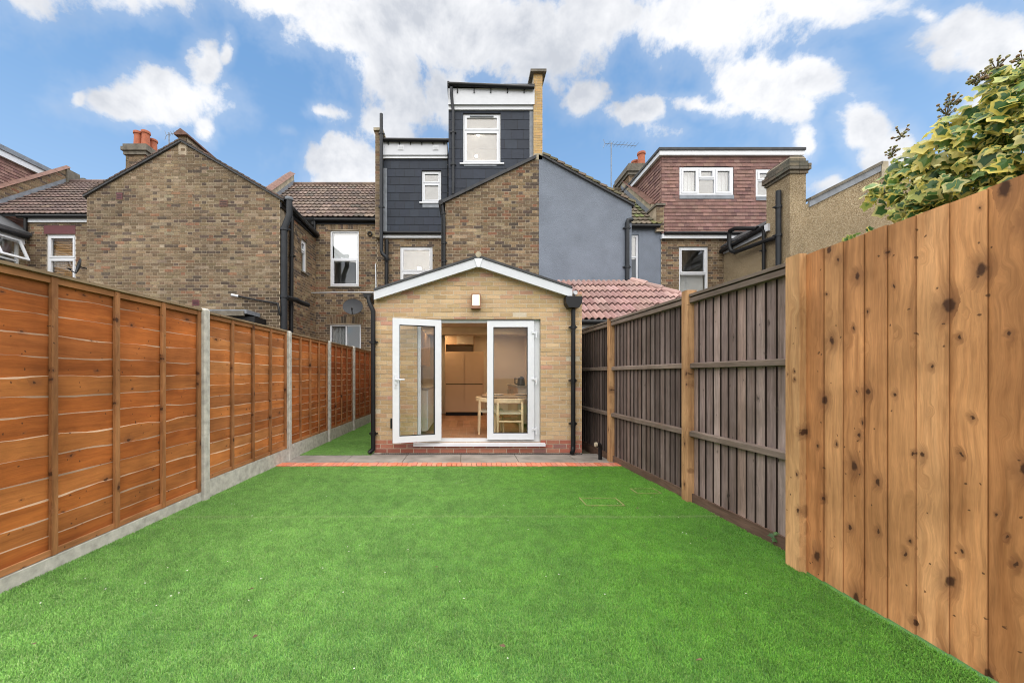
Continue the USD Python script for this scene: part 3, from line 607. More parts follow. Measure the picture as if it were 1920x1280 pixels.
MB().lathe([(.075, 0), (.075, .05), (.05, .06)], W(694, 439, YR), 14, M=[[1, 0, 0], [0, 0, -1], [0, 1, 0]]).build('vent_cowl', M['black'], hB)
MB().fbox(side(XA), 10.15, 10.35, ZZ(602, 10.3), ZZ(595, 10.3), 0, .012).build('air_brick', M['coping'], hA)

# ---- house at the centre: outrigger gable, two slate dormers, fire walls
hC = thing('dormer_house', 'tall brown brick house with dark slate dormers and yellow brick fire wall', 'house', (0, 11.5, 0))
C0, C1 = XX(706, YR), XX(838, YR)
wc = (XX(750, YR), XX(811, YR), ZZ(560, YR), ZZ(462, YR))
wall = sbox(C0 + .01, 0, C1, ZZ(446, YR)).difference(sbox(wc[0], wc[2], wc[1], wc[3]))
brick_wall(hC, front(YR), wall, sbox(C0, 3.2, C1, 7), STOCK_DARK, M['mortar_old'], M['brick_old'], nmax=0, name='rear_wall')
q = window(hC, front(YR), *wc, [(0, 1, 0, .52, True), (0, 1, .52, 1, True)], fw=.05, sill=False, room=(1.6, 'plaster'))
MB().box(XX(783, 12.3), XX(789, 12.3), 12.3, 12.4, ZZ(505, 12.3), ZZ(501, 12.3)).build('ceiling_spot', M['spot_up'], q)
# outrigger
gab = pxpoly([(835, 900), (835, 377), (1003, 295), (1010, 290), (1010, 900)], YO).intersection(sbox(-5, 2.75, 5, 20))
og = pxpoly([(830, 540), (830, 200), (1012, 200), (1012, 560)], YO)
ow = brick_wall(hC, front(YO), gab, og, STOCK_DARK, M['mortar_old'], M['brick_old'], nmax=300, name='outrigger_wall', wob=.0015)
xo = XX(835, YO)
MB().box(xo, xo + .2, YO + .22, YR, 2.75, ZZ(377, YO)).build('side_wall', M['mortar_old'], hC)
e0, e1 = A(XX(829, YO), YO - .06, ZZ(377, YO)), A(XX(1005, YO), YO - .06, ZZ(292, YO))
slab_roof(hC, [e0, e1, e1 + A(0, 2.4, 0), e0 + A(0, 2.4, 0)], .075, M['roof_felt'], 'outrigger_roof')
downpipe(hC, [e0 + A(-.03, -.02, -.06), e0 + A(-.03, 2.0, -.06)], .06, 'black', 'gutter')
downpipe(hC, [W(829, 385, 9.28), W(833, 410, 9.28), W(833, 520, 9.28)], .035, 'black', clips=(ZZ(400, 9.28), ZZ(455, 9.28), ZZ(489, 9.28)))
downpipe(hC, [W(829.5, 388, 9.55), W(829.5, 530, 9.55)], .03, 'black')
# left dormer
def dormer(parent, x0, x1, Y, zt, zb, fh, pal, w, h, win, body_back, slate_region=None, nmax=300, fascia_gap=True, mname='slate', bname='slate', gap=.010, tilt=.007, wallname='dormer', edge='black'):
    body = sbox(x0, zb, x1, zt - fh)
    if slate_region is not None: body = body.intersection(slate_region)
    hole = sbox(win[0], win[2], win[1], win[3])
    d = MB().prism(body.difference(hole), front(Y), -.12, 0).build(wallname, M['black'], parent)
    pieces(d, front(Y), body.difference(sbox(win[0] - .01, win[2] - .05, win[1] + .01, win[3] + .01)), w, h, bname, M[mname], pal, gap=gap, tilt=tilt, n0=-.004, n1=.006, nmax=nmax, jit=.0006, v0=zb)
    return d
YD = YR - .03
dx0, dx1, dzt, dzb = XX(719, YD), XX(839, YD), ZZ(266, YD), ZZ(437, YD)
dw = (XX(791, YD), XX(827, YD), ZZ(379, YD), ZZ(320, YD))
d1 = dormer(hC, dx0, dx1, YD, dzt, dzb, .50, SLATE, .275, .24, dw, 14)
window(d1.rsplit('/', 1)[0], front(YD), *dw, [(0, 1, 0, .62, True), (0, 1, .62, 1, True)], fw=.045, sash=.04, room=(1.5, 'plaster'), over=.07)
MB().fbox(front(YD), dx0, dx1, dzt - .44, dzt - .06, -.1, .09).build('fascia', M['fascia'], hC)
MB().fbox(front(YD), dx0, dx1, dzt - .52, dzt - .442, -.1, .05).build('fascia', M['upvc'], hC)
for a in (747, 812):
    v_ = MB().fbox(front(YD), XX(a, YD), XX(a + 11, YD), ZZ(285, YD), ZZ(276, YD), .09, .105)
    for t in range(3): v_.fbox(front(YD), XX(a, YD) + .02, XX(a + 11, YD) - .02, ZZ(285, YD) + .02 + t * .042, ZZ(285, YD) + .045 + t * .042, .105, .115)
    v_.build('fascia_vent', M['upvc'], hC)
MB().box(dx0 - .04, dx1, YD - .12, YRIDGE, dzt - .02, dzt + .02).build('flat_roof', M['roof_felt'], hC)
downpipe(hC, [(dx0, YD - .15, dzt - .03), (dx1 + .05, YD - .15, dzt - .05)], .055, 'black', 'gutter')
gs = MB()
for i in range(6): x_ = dx0 + .15 + i * .33; gs.box(x_, x_ + .03, YD - .13, YD - .085, dzt - .14, dzt - .06)
gs.build('gutter_brackets', M['black'], hC)
MB().fbox(front(YD), dx0, dx0 + .11, dzb, dzt - .8, 0, .024).build('flashing', M['lead'], hC)
MB().fbox(front(YD), dw[0] + .02, dw[1] - .0, dw[2] - .17, dw[2] - .05, 0, .02).build('flashing', M['lead'], hC)
MB().fbox(front(YD), dx0 - .02, dx1, ZZ(447, YD), ZZ(440.5, YD), -.1, .06).build('fascia', M['fascia'], hC)
downpipe(hC, [(dx0 - .02, YD - .10, dzb - .03), (dx1, YD - .10, dzb - .03)], .045, 'black', 'gutter')
# upper dormer
YU = 11.2
ux0, ux1, uzt, uzb = XX(841, YU), XX(1001, YU), ZZ(165, YU), ZZ(390, YU)
uw = (XX(868.5, YU), XX(938.5, YU), ZZ(306, YU), ZZ(213, YU))
roofline = Polygon([(XX(800, YU), ZZ(398, YU) - .3), (XX(800, YU), 20), (XX(1030, YU), 20), (XX(1030, YU), ZZ(285, YU) - .3)])
d2 = dormer(hC, ux0, ux1, YU, uzt, uzb, .64, SLATE, .36, .285, uw, 14, roofline)
q = window(hC, front(YU), *uw, [(0, 1, 0, .68, True), (0, 1, .68, 1, True)], fw=.05, sash=.055, room=(2.2, 'plaster'), over=.10)
for (a, b, yy) in ((897, 255, 12.5), (893, 295, 12.9)):
    p = W(a, b, yy); MB().tri(trimesh.creation.icosphere(2, .045)).build('ceiling_spot', M['spot_up'], q) if False else MB().lathe([(0.001, 0), (.04, .01), (.05, .04), (.04, .07), (.001, .09)], p, 12).build('ceiling_spot', M['spot_bright'], q)
MB().fbox(front(YU), uw[0] + .2, uw[1] - .2, uw[3] - .085, uw[3] - .06, -.025, .0).build('trickle_vent', M['lead'], q)
MB().fbox(front(YU), ux0, ux1, uzt - .56, uzt - .10, -.1, .12).build('fascia', M['fascia'], hC)
MB().fbox(front(YU), ux0, ux1, uzt - .67, uzt - .562, -.1, .06).build('fascia', M['upvc'], hC)
MB().box(ux0 - .03, ux1, YU - .16, YRIDGE, uzt - .05, uzt - .0).build('flat_roof', M['roof_felt'], hC)
MB().box(ux0 - .03, ux0 + .03, YU - .17, YRIDGE, uzt + .0, uzt + .07).build('roof_upstand', M['roof_felt'], hC)
MB().prism(Polygon([(YU + .02, uzb), (YRIDGE, uzb), (YRIDGE, uzt - .06), (YU + .02, uzt - .06)]), side(ux0 + .1), -.1, 0).build('dormer_cheek', M['roof_felt'], hC)
downpipe(hC, [(ux0 + .02, YU - .19, uzt - .03), (ux1 - .02, YU - .19, uzt - .13)], .055, 'black', 'gutter')
gs = MB()
for i in range(5): x_ = ux0 + .25 + i * .48; gs.box(x_, x_ + .03, YU - .16, YU - .115, uzt - .24, uzt - .12)
gs.build('gutter_brackets', M['black'], hC)
dpx = XX(848, YU)
downpipe(hC, [(dpx - .02, YU - .17, uzt - .12), (dpx - .02, YU - .17, uzt - .3), (dpx + .03, YU - .06, uzt - .75), (dpx + .03, YU - .06, ZZ(366, YU))], .045, 'pipe_grey', clips=(ZZ(310, YU), ZZ(250, YU)))
MB().fbox(front(YU), ux1 - .13, ux1 - .02, ZZ(296, YU), uzt - .68, 0, .024).build('flashing', M['lead'], hC)
MB().fbox(front(YU), uw[0] + .02, uw[1] - .12, uw[2] - .10, uw[2] - .05, 0, .02).build('flashing', M['lead'], hC)
# fire walls
f0, f1 = XX(1000.5, 11.1), XX(1017, 11.1)
fwl = MB().box(f0, f1, 11.1, YRIDGE + .3, 6.6, ZZ(139, 11.1)).build('fire_wall', M['mortar_new'], hC)
pieces(fwl, front(11.1), sbox(f0, ZZ(300, 11.1), f1, ZZ(139, 11.1)), .215, .075, 'brick', M['brick_new'], YELLOW, bond='half', nmax=300)
MB().box(f0 - .10, f1 + .10, 11.0, YRIDGE + .35, ZZ(139, 11.1), ZZ(134, 11.1)).build('coping', M['coping_old'], hC)
MB().box(XX(1002, YO), XX(1017, YO) , YO - .01, YO + .25, ZZ(300, YO), ZZ(288, YO)).build('pier_cap', M['stone'], hC)
f0, f1 = XX(703.5, 11.35), XX(715, 11.35)
fw2 = MB().box(f0, f1, 11.35, 13.2, 5.4, ZZ(246, 11.35)).build('fire_wall', M['mortar_old'], hC)
pieces(fw2, front(11.35), sbox(f0, ZZ(446, 11.35), f1, ZZ(246, 11.35)), .215, .075, 'brick', M['brick_new'], STOCK, bond='half', nmax=0)
MB().box(f0 - .04, f1 + .05, 11.3, 13.25, ZZ(246, 11.35), ZZ(241, 11.35)).build('coping', M['stone'], hC)
downpipe(hC, [W(715, 214, 11.25), W(715, 470, 11.25), W(717, 476, 11.25), W(724, 482, 11.25), W(725, 488, 11.3)], .05, 'pipe_grey', 'soil_pipe', clips=(ZZ(250, 11.25), ZZ(388, 11.25)))
downpipe(hC, [W(725, 450, 11.38), W(725, 560, 11.38)], .06, 'black', clips=(ZZ(486, 11.38),))
main_roof(hC, C0 + .15, C1, ZZ(437, YR) - .1, .3, None, BROWN) if False else None

# ---- grey rendered house
hD = thing('rendered_house', 'grey rendered house gable beside the brown outrigger, moss on its roof edge', 'house', (3, 9.3, 0))
gd = pxpoly([(1010.3, 900), (1010.3, 290), (1017, 293), (1184, 382), (1184, 900)], YO)
MB().prism(gd, front(YO - .01), -.22, 0).build('wall', M['render_grey'], hD)
d0, d1_ = A(XX(1017, YO), YO - .07, ZZ(292, YO)), A(XX(1188, YO), YO - .07, ZZ(384, YO))
slab_roof(hD, [d0, d0 + A(0, 2.4, 0), d1_ + A(0, 2.4, 0), d1_], .05, M['roof_felt'], 'outrigger_roof')
n_ = 13
for i in range(n_):
    p, q_ = d0 + (d1_ - d0) * i / n_ + A(0, 0, .015), d0 + (d1_ - d0) * (i + 1.1) / n_ + A(0, 0, .05)
    MB().add([p + A(0, -.015, .03), q_ + A(0, -.015, .03), q_ + A(0, -.015, -.02), p + A(0, -.015, -.02), p + A(0, .35, .03), q_ + A(0, .35, .03), q_ + A(0, .35, -.02), p + A(0, .35, -.02)],
             [(0, 3, 2, 1), (4, 5, 6, 7), (0, 1, 5, 4), (3, 7, 6, 2), (1, 2, 6, 5), (0, 4, 7, 3)], [(.15, .13, .08), (.11, .10, .06), (.17, .13, .10)][i % 3]).build('verge_tile', M['tile'], hD)
D0, D1 = XX(1184, YO), XX(1239, YR)
wd = (XX(1178, YR), XX(1197.5, YR), ZZ(529, YR), ZZ(440, YR))
MB().prism(sbox(D0 + .02, 0, D1, ZZ(424, YR)).difference(sbox(wd[0], wd[2], wd[1], wd[3])), front(YR), -.2, 0).build('rear_wall', M['render_grey'], hD)
window(hD, front(YR), *wd, [(0, 1, 0, .54, False), (0, 1, .54, 1, False)], fw=.055, sill=False)
MB().box(D0 - .2, D0, YO + .22, YR, 0, ZZ(384, YO)).build('side_wall', M['render_grey'], hD)
rD = main_roof(hD, D0 - 1.2, D1 - .15, ZZ(424, YR), .30, roll, palette([(.12, .10, .07), (.10, .105, .04), (.085, .07, .05)], [3, 2, 2], .15), gauge=.3)
downpipe(hD, [(D0, YR - .1, ZZ(426, YR)), (D1 - .08, YR - .1, ZZ(426, YR))], .06, 'black', 'gutter')
downpipe(hD, [W(1186, 411, 9.25), W(1178, 413, 9.25), W(1176, 418, 9.25), W(1176, 526, 9.25)], .05, 'pipe_grey', clips=(ZZ(427, 9.25), ZZ(500, 9.25)))
slope_parapet(hD, D1 - .12, D1 + .10, ZZ(424, YR), .42, y0=YR + .35, flash=-1)
pr_ = MB().box(XX(1231, 11.4), XX(1245, 11.4), 11.4, 11.95, 5.6, ZZ(386, 11.4)).build('pier', M['mortar_old'], hD)
pieces(pr_, front(11.4), sbox(XX(1231, 11.4), 5.65, XX(1245, 11.4), ZZ(386, 11.4)), .215, .075, 'brick', M['brick_old'], STOCK_DARK, nmax=0)
MB().box(XX(1229, 11.4), XX(1247, 11.4), 11.36, 12, ZZ(386, 11.4), ZZ(382, 11.4)).build('pier_cap', M['coping_old'], hD)
# its chimney, pots
k0 = (5.70, 6.62, 13.5, 14.6)
ch = MB().box(*k0, 6.0, 8.35).build('chimney', M['mortar_old'], hD)
pieces(ch, front(13.5), sbox(5.70, 7, 6.62, 8.35), .215, .075, 'brick', M['brick_old'], STOCK_DARK, bond='flemish', nmax=0)
pieces(ch, side(5.70, -1), sbox(-14.6, 7, -13.5, 8.35), .215, .075, 'brick', M['brick_old'], STOCK_DARK, bond='flemish', nmax=0)
for e, a, b in ((.05, 8.352, 8.46), (.10, 8.464, 8.58), (.06, 8.584, 8.70), (.0, 8.704, 8.78)):
    MB().box(k0[0] - e, k0[1] + e, k0[2] - e, k0[3] + e, a, b).build('corbel', M['coping_old'], ch)
chimney_pot(ch, XX(1193, 14.0), 14.1, 8.77, .14, .40); chimney_pot(ch, XX(1202.5, 13.75), 13.75, 8.77, .14, .52)
# single-storey extension with the red tiled hipped roof
hX = thing('tiled_extension', 'low extension with a bright red hipped tile roof behind the dark fence', 'extension', (3.8, 7.6, 0))
O_ = A(0, 7.5, 2.40); tv = A(0, 1.72, 1.18); ln = np.linalg.norm(tv); V2 = tv / ln; N2 = np.cross(A(1, 0, 0), V2)
reg = Polygon([(2.02, 0), (5.66, 0), (3.94, ln), (2.02, ln)])
rf = MB().prism(reg, (O_, A(1, 0, 0), V2, N2), -.06, 0).build('roof', M['roof_felt'], hX)
roll2 = lambda t: .050 * max(0, math.sin(math.pi * ((2 * t) % 1))) ** 1.3 if t < 1 else 0
pieces(rf, (O_, A(1, 0, 0), V2, N2), reg, .236, .348, 'tile', M['hung'], REDTILE, gap=.003, bond='none', tilt=.035, n1=.01, prof=roll2, seg=12, nmax=300, u0=2.02, v0=-.02)
slab_roof(hX, [(3.94, 9.22, 3.58), (5.66, 7.5, 2.40), (5.66, 9.25, 2.40)], .05, M['roof_felt'], 'hip_end')
for i in range(7):
    a, b = A(3.94, 9.22, 3.60), A(5.66, 7.5, 2.42); p, q_ = a + (b - a) * i / 7, a + (b - a) * (i + 1.02) / 7
    MB().tube([p + A(0, 0, .0), q_ + A(0, 0, .012)], [.085, .10], 10, REDTILE()).build('ridge_tile', M['hung'], hX)
MB().box(1.99, 5.6, 7.56, 7.60, ZZ(619, 7.56), ZZ(604, 7.56)).build('fascia', M['fascia'], hX)
downpipe(hX, [(1.99, 7.47, 2.37), (5.65, 7.47, 2.37)], .055, 'black', 'gutter')
MB().box(2.0, 5.5, 7.62, 7.75, 0, 2.25).build('wall', M['mortar_old'], hX)
MB().fbox(front(9.29), XX(1045, 9.29), XX(1184, 9.29), ZZ(531, 9.29), ZZ(524, 9.29), -.02, .012).build('flashing', M['lead'], hX)

# ---- house with the red tile-hung dormer
hE = thing('tile_hung_house', 'brick house with a large red tile-hung dormer and flat roof', 'house', (8, 11.5, 0))
E0, E1 = D1, 9.9
we = (XX(1273, YR), XX(1328, YR), ZZ(560, YR), ZZ(462, YR))
wall = sbox(E0 + .01, 0, E1, ZZ(448, YR)).difference(sbox(we[0], we[2], we[1], we[3]))
brick_wall(hE, front(YR), wall, sbox(E0, 3.0, XX(1372, YR), 7), STOCK_DARK, M['mortar_old'], M['brick_old'], nmax=300, name='rear_wall', wob=.0015)
q = window(hE, front(YR), *we, [(0, 1, 0, .48, False), (0, 1, .48, 1, True)], fw=.055, sill=False)
MB().fbox(front(YR), we[0] + .07, we[1] - .07, we[2], we[2] + .8, -.16, -.15).build('blind', M['plaster_dim'], q)
YE = YR - .05
ez0, ez1 = ZZ(438, YE), ZZ(294, YE); ex0, ex1 = XX(1240, YE), XX(1487, YE)
ww = [(XX(1274, YE), XX(1374.5, YE), ZZ(366, YE), ZZ(314, YE)), (XX(1417, YE), XX(1462, YE), ZZ(369, YE), ZZ(318, YE))]
body = sbox(ex0, ez0, ex1, ez1)
for a in ww: body = body.difference(sbox(a[0], a[2], a[1], a[3]))
db_ = MB().prism(body, front(YE), -.12, 0).build('dormer', M['roof_felt'], hE)
for a in ww: body = body.difference(sbox(a[0] - .01, a[2] - .12, a[1] + .01, a[3] + .01))
pieces(db_, front(YE), body, .163, .105, 'tile', M['hung'], HUNG, gap=.003, tilt=.016, n0=-.004, n1=.006, nmax=300, jit=.001, v0=ez0, u0=ex0, wob=.0015)
q = window(hE, front(YE), *ww[0], [(0, .34, 0, 1, True), (.34, .67, 0, .60, False), (.34, .67, .60, 1, True), (.67, 1, 0, 1, True)], fw=.055, sash=.055, back=.0, sill=False, room=(1.6, 'plaster'))
for a, b in ((.06, .30), (.70, .94)):
    cur = MB(); u0_ = ww[0][0] + a * (ww[0][1] - ww[0][0])
    for i in range(7): cur.fbox(front(YE), u0_ + i * .058, u0_ + i * .058 + .05, ww[0][2] + .02, ww[0][3] - .03, -.15 - .02 * (i % 2), -.13 - .02 * (i % 2))
    cur.build('curtain', M['curtain'], q)
window(hE, front(YE), *ww[1], [(0, 1, 0, .60, False), (0, 1, .60, 1, True)], fw=.055, sash=.055, back=.0, sill=False, room=(1.2, 'plaster_dim'))
for a in ww: MB().fbox(front(YE), a[0] - .01, a[1] + .01, a[2] - .12, a[2] - .005, 0, .03).build('flashing', M['lead'], hE)
# left cheek of the dormer
ck = Polygon([(-YE, ez0 + .05), (-YE, ez1), (-(YE + (ez1 - ez0 - .05) / SLOPE), ez1)]).buffer(0)
ckm = MB().prism(ck, side(ex0 + .003, -1), -.1, 0).build('dormer_cheek', M['roof_felt'], hE)
pieces(ckm, side(ex0 + .003, -1), ck, .163, .105, 'tile', M['hung'], HUNG, gap=.003, tilt=.016, n0=-.004, n1=.006, nmax=0, v0=ez0, wob=.0015)
MB().box(ex0 - .10, ex1 + .25, YE - .10, YE - .0, ez1, ez1 + .13).build('fascia', M['upvc'], hE)
MB().box(ex0 - .10, ex0 - .02, YE + .003, YRIDGE, ez1, ez1 + .13).build('fascia', M['upvc'], hE)
MB().box(ex0 - .13, ex1 + .28, YE - .13, YRIDGE + .1, ez1 + .133, ez1 + .21).build('flat_roof', M['roof_felt'], hE)
MB().box(ex0, E1, YE - .06, YR - .005, ZZ(448, YE), ZZ(440, YE)).build('fascia', M['upvc'], hE)
downpipe(hE, [(ex0 + .05, YE - .09, ZZ(439, YE)), (E1, YE - .09, ZZ(439, YE))], .045, 'black', 'gutter')
MB().box(E0 + .05, E1, YRIDGE, YRIDGE + .2, 4, 7.8).build('party_wall', M['mortar_old'], hE)

# ---- pebbledashed house at the right
hF = thing('pebbledash_house', 'tan pebbledashed house with sloping parapet and looped black pipes', 'house', (9, 9.1, 0))
YF, XF = 9.1, XX(1481, 9.1)
zc = ZZ(326, YF)
yk = XF * F / (1437 - CX)
fw_ = Polygon([(XF, 0), (XF, zc), (XX(1511, YF), zc), (XX(1511, YF), ZZ(383, YF)), (XX(1650, YF), ZZ(316, YF)), (13.0, 4.9), (13.0, 0)])
MB().prism(fw_, front(YF), -.25, 0).build('wall', M['pebble'], hF)
sd = Polygon([(-yk, 0), (-yk, zc), (-YF - .25, zc), (-YF - .25, 0)])
MB().prism(sd, side(XF, -1), -.38, 0).build('chimney_breast', M['pebble'], hF)
MB().prism(Polygon([(-YR, 0), (-YR, 5.08), (-yk - .003, 5.08), (-yk - .003, 0)]), side(XF + .03, -1), -.22, 0).build('side_wall', M['pebble'], hF)
# chimney head: courses of bricks
hd = MB().box(XF + .01, XX(1511, YF) - .01, YF + .01, yk - .01, zc, zc + .40).build('chimney', M['mortar_old'], hF)
zz = zc; xc1 = XX(1511, YF)
for e in (.03, .07, .07, .03, .0):
    for f_, lo, hi in ((front(YF - e), XF - e, xc1 + e), (side(XF - e, -1), -yk - e, -YF + e)):
        pieces(hd, f_, sbox(lo, zz + .002, hi, zz + .070), .215, .074, 'brick', M['brick_old'], palette([(.10, .095, .075), (.075, .07, .055), (.13, .11, .08)], [3, 2, 2]), bond='none', n0=-.09, n1=.004, v0=zz, u0=lo, nmax=300)
    MB().box(XF - e + .012, xc1 + e - .012, YF - e + .012, yk + e - .012, zz, zz + .072).build('corbel', M['coping_old'], hd); zz += .075
MB().box(XF + .02, xc1 - .02, YF + .02, yk - .02, zz, zz + .05).build('flaunching', M['coping_old'], hd)
# parapet coping with felt below it
sA, sB = A(XX(1516, YF), YF, ZZ(381, YF)), A(XX(1650, YF), YF, ZZ(314, YF))
def band(p, q_, h0, h1, y0, y1, name, m):
    a = [p + A(0, y0, h0), q_ + A(0, y0, h0), q_ + A(0, y0, h1), p + A(0, y0, h1)]; b = [x_ + A(0, y1 - y0, 0) for x_ in a]
    MB().add(a + b, [(0, 1, 2, 3), (4, 7, 6, 5), (0, 4, 5, 1), (3, 2, 6, 7), (0, 3, 7, 4), (1, 5, 6, 2)]).build(name, M[m], hF)
band(sA, sB, -.10, .05, -.03, .02, 'flashing', 'lead')
band(sA, sB, .052, .12, -.07, .30, 'coping', 'coping_old')
MB().box(sB[0], sB[0] + .16, YF - .04, YF + .3, sB[2] - .25, sB[2] + .13).build('parapet_end', M['stone'], hF)
slab_roof(hF, [(sA[0], YF + .26, 5.3), (sB[0], YF + .26, 6.1), (sB[0], YR, 6.1), (sA[0], YR, 5.3)], .08, M['roof_felt'])
# eaves, gutter and pipes on its side wall
XS = XF + .03
downpipe(hF, [(XS - .10, yk + .02, 5.10), (XS - .10, YR - .05, 5.02)], .06, 'black', 'gutter')
MB().box(XS - .05, XS - .003, yk + .0, YR - .06, 4.94, 5.06).build('fascia', M['fascia'], hF)
slab_roof(hF, [(XS - .10, yk + .02, 5.17), (XS + .3, yk + .02, 5.45), (XS + .3, YR, 5.45), (XS - .10, YR, 5.17)], .04, M['roof_felt'], 'eaves_tiles')
MB().box(XS - .09, XS - .02, yk - .12, yk + .0, 4.98, 5.16).build('fascia_end', M['upvc'], hF)
xp = XF - .07
def onside(px, py, dx=.07): 
    Y = (XF - dx) * F / (px - CX); return A(XF - dx, Y, ZZ(py, Y))
downpipe(hF, [onside(1459.5, 358), onside(1459.5, 520)], .058, 'pipe_grey', 'soil_pipe', clips=(onside(1459.5, 388)[2], onside(1459.5, 441)[2]))
lp = [onside(1457, 445), onside(1440, 450), onside(1378, 473, .12), onside(1371, 470, .14), onside(1368, 462, .14), onside(1367, 440, .14), onside(1370, 432, .12), onside(1378, 429, .10), onside(1420, 428, .10)]
downpipe(hF, lp, .055, 'black', 'looped_pipe')
downpipe(hF, [onside(1432, 432), onside(1432, 520)], .04, 'black', clips=(onside(1432, 470)[2],))

# ---- terrace houses at the far left
hL = thing('neighbour_house', 'brown brick house at the far left with tiled roof and wooden blind window', 'house', (-12, 11.5, 0))
L0, L1 = -13.15, XA0 + .1
wl = (XX(86.5, YR), XX(141.5, YR), ZZ(529, YR), ZZ(439, YR))
wall = sbox(L0, 0, L1, ZZ(409, YR)).difference(sbox(wl[0], wl[2], wl[1], wl[3]))
brick_wall(hL, front(YR), wall, sbox(L0, .6, XX(168, YR), 7).difference(sbox(XX(83, YR), wl[3], XX(142, YR), ZZ(423, YR))), STOCK_DARK, M['mortar_old'], M['brick_old'], nmax=300, name='rear_wall')
MB().fbox(front(YR), XX(83, YR), XX(142, YR), wl[3] + .004, ZZ(423, YR), -.03, .012).build('lintel', M['maroon'], hL)
q = window(hL, front(YR), *wl, [(0, 1, 0, .5, True), (0, 1, .5, 1, True)], fw=.06, sash=.05)
bl = MB()
zz = wl[2] + .1
while zz < wl[3] - .1: bl.fbox(front(YR), wl[0] + .08, wl[1] - .08, zz, zz + .035, -.17, -.15); zz += .05
for a in (.22, .66): bl.fbox(front(YR), wl[0] + a * (wl[1] - wl[0]), wl[0] + a * (wl[1] - wl[0]) + .02, wl[2] + .08, wl[3] - .08, -.148, -.145)
bl.build('blind', M['blind_wood'], q)
ze = ZZ(405, YR)
main_roof(hL, -14.62, L1 + .6, ze, .30, lambda t: .016 * max(0, math.cos(2 * math.pi * 2 * t)), palette([(.125, .085, .072), (.10, .068, .06), (.15, .10, .085)], [3, 3, 1], .1), gauge=.28, tilt=.035)
MB().fbox(front(YR), L0, L1, ZZ(418, YR), ZZ(410, YR), 0, .05).build('fascia', M['fascia'], hL)
downpipe(hL, [(XX(40, YR), YR - .1, ZZ(408, YR)), (L1, YR - .1, ZZ(408, YR))], .055, 'black', 'gutter')
downpipe(hL, [(XX(53, YR), YR - .07, ZZ(408, YR)), (XX(53, YR), YR - .07, ZZ(440, YR))], .045, 'black')
slope_parapet(hL, -14.85, -14.62, ze, .55, flash=1, y0=YR - .1, bricky=True)
MB().box(-14.88, -14.55, YRIDGE - .15, YRIDGE + .3, 8.3, 8.85).build('ridge_stack', M['coping_old'], hL)
MB().box(-15.5, -14.9, YRIDGE + .8, YRIDGE + 1.4, 8.2, 9.0).build('ridge_stack', M['coping_old'], hL)
# its own outrigger, a tilted-open white window in the side wall
ow_ = sbox(9.3, 0, YR, 5.35)
sy0, sy1, sz0, sz1 = 10.55, 11.30, ZZ(511, 11.2), ZZ(448, 11.2)
ow_ = ow_.difference(sbox(sy0, sz0, sy1, sz1))
brick_wall(hL, side(L0), ow_, sbox(9.35, .6, YR, 6), STOCK_DARK, M['mortar_old'], M['brick_old'], nmax=0, name='side_wall')
downpipe(hL, [(L0 + .12, 9.3, 5.42), (L0 + .12, YR - .1, 5.42)], .06, 'black', 'gutter')
MB().fbox(side(L0), 9.3, YR - .1, 5.20, 5.36, 0, .04).build('fascia', M['fascia'], hL)
slab_roof(hL, [(L0 + .15, 9.3, 5.55), (L0 + .15, YR, 5.55), (L0 - 2, YR, 6.9), (L0 - 2, 9.3, 6.9)], .07, M['roof_felt'])
q = window(hL, side(L0), sy0, sy1, sz0, sz1, [(0, 1, 0, .35, False), (0, 1, .35, 1, False)], fw=.06, sill=True)
ca, sa = math.cos(math.radians(24)), math.sin(math.radians(24))
Vt_ = A(sa, 0, -ca); sfr = (A(L0 + .02, 0, sz1 - .02), A(0, 1, 0), -Vt_, A(ca, 0, sa))
hh = (sz1 - sz0) * .68
sm = MB(); sm.fbox(sfr, sy0 + .02, sy1 - .02, -hh, -hh + .06, 0, .05); sm.fbox(sfr, sy0 + .02, sy1 - .02, -.06, 0, 0, .05); sm.fbox(sfr, sy0 + .02, sy0 + .08, -hh + .06, -.06, 0, .05); sm.fbox(sfr, sy1 - .08, sy1 - .02, -hh + .06, -.06, 0, .05)
sm.build('open_sash', M['upvc'], q)
MB().fbox(sfr, sy0 + .08, sy1 - .08, -hh + .06, -.06, .02, .025).build('pane', M['glass_far'], q)
# neighbour's dormer cheek
hM = thing('far_dormer_house', 'red tile-hung dormer with white fascia at the left edge', 'dormer', (-16.5, 12, 6))
XC = -15.3
ckz = ZZ(335, 14.1) - .05
pl = sbox(11.7, 6.2, 14.1, ckz)
cm_ = MB().prism(pl, side(XC), -2.4, 0).build('dormer', M['roof_felt'], hM)
pieces(cm_, side(XC), pl, .163, .105, 'tile', M['hung'], HUNG, gap=.003, tilt=.016, n0=-.004, n1=.006, nmax=0)
MB().fbox(side(XC), 11.6, 14.15, ckz + .002, ckz + .20, -2.4, .10).build('fascia', M['upvc'], hM)
MB().fbox(side(XC), 11.55, 14.2, ckz + .203, ckz + .36, -2.4, .14).build('flat_roof', M['lead'], hM)

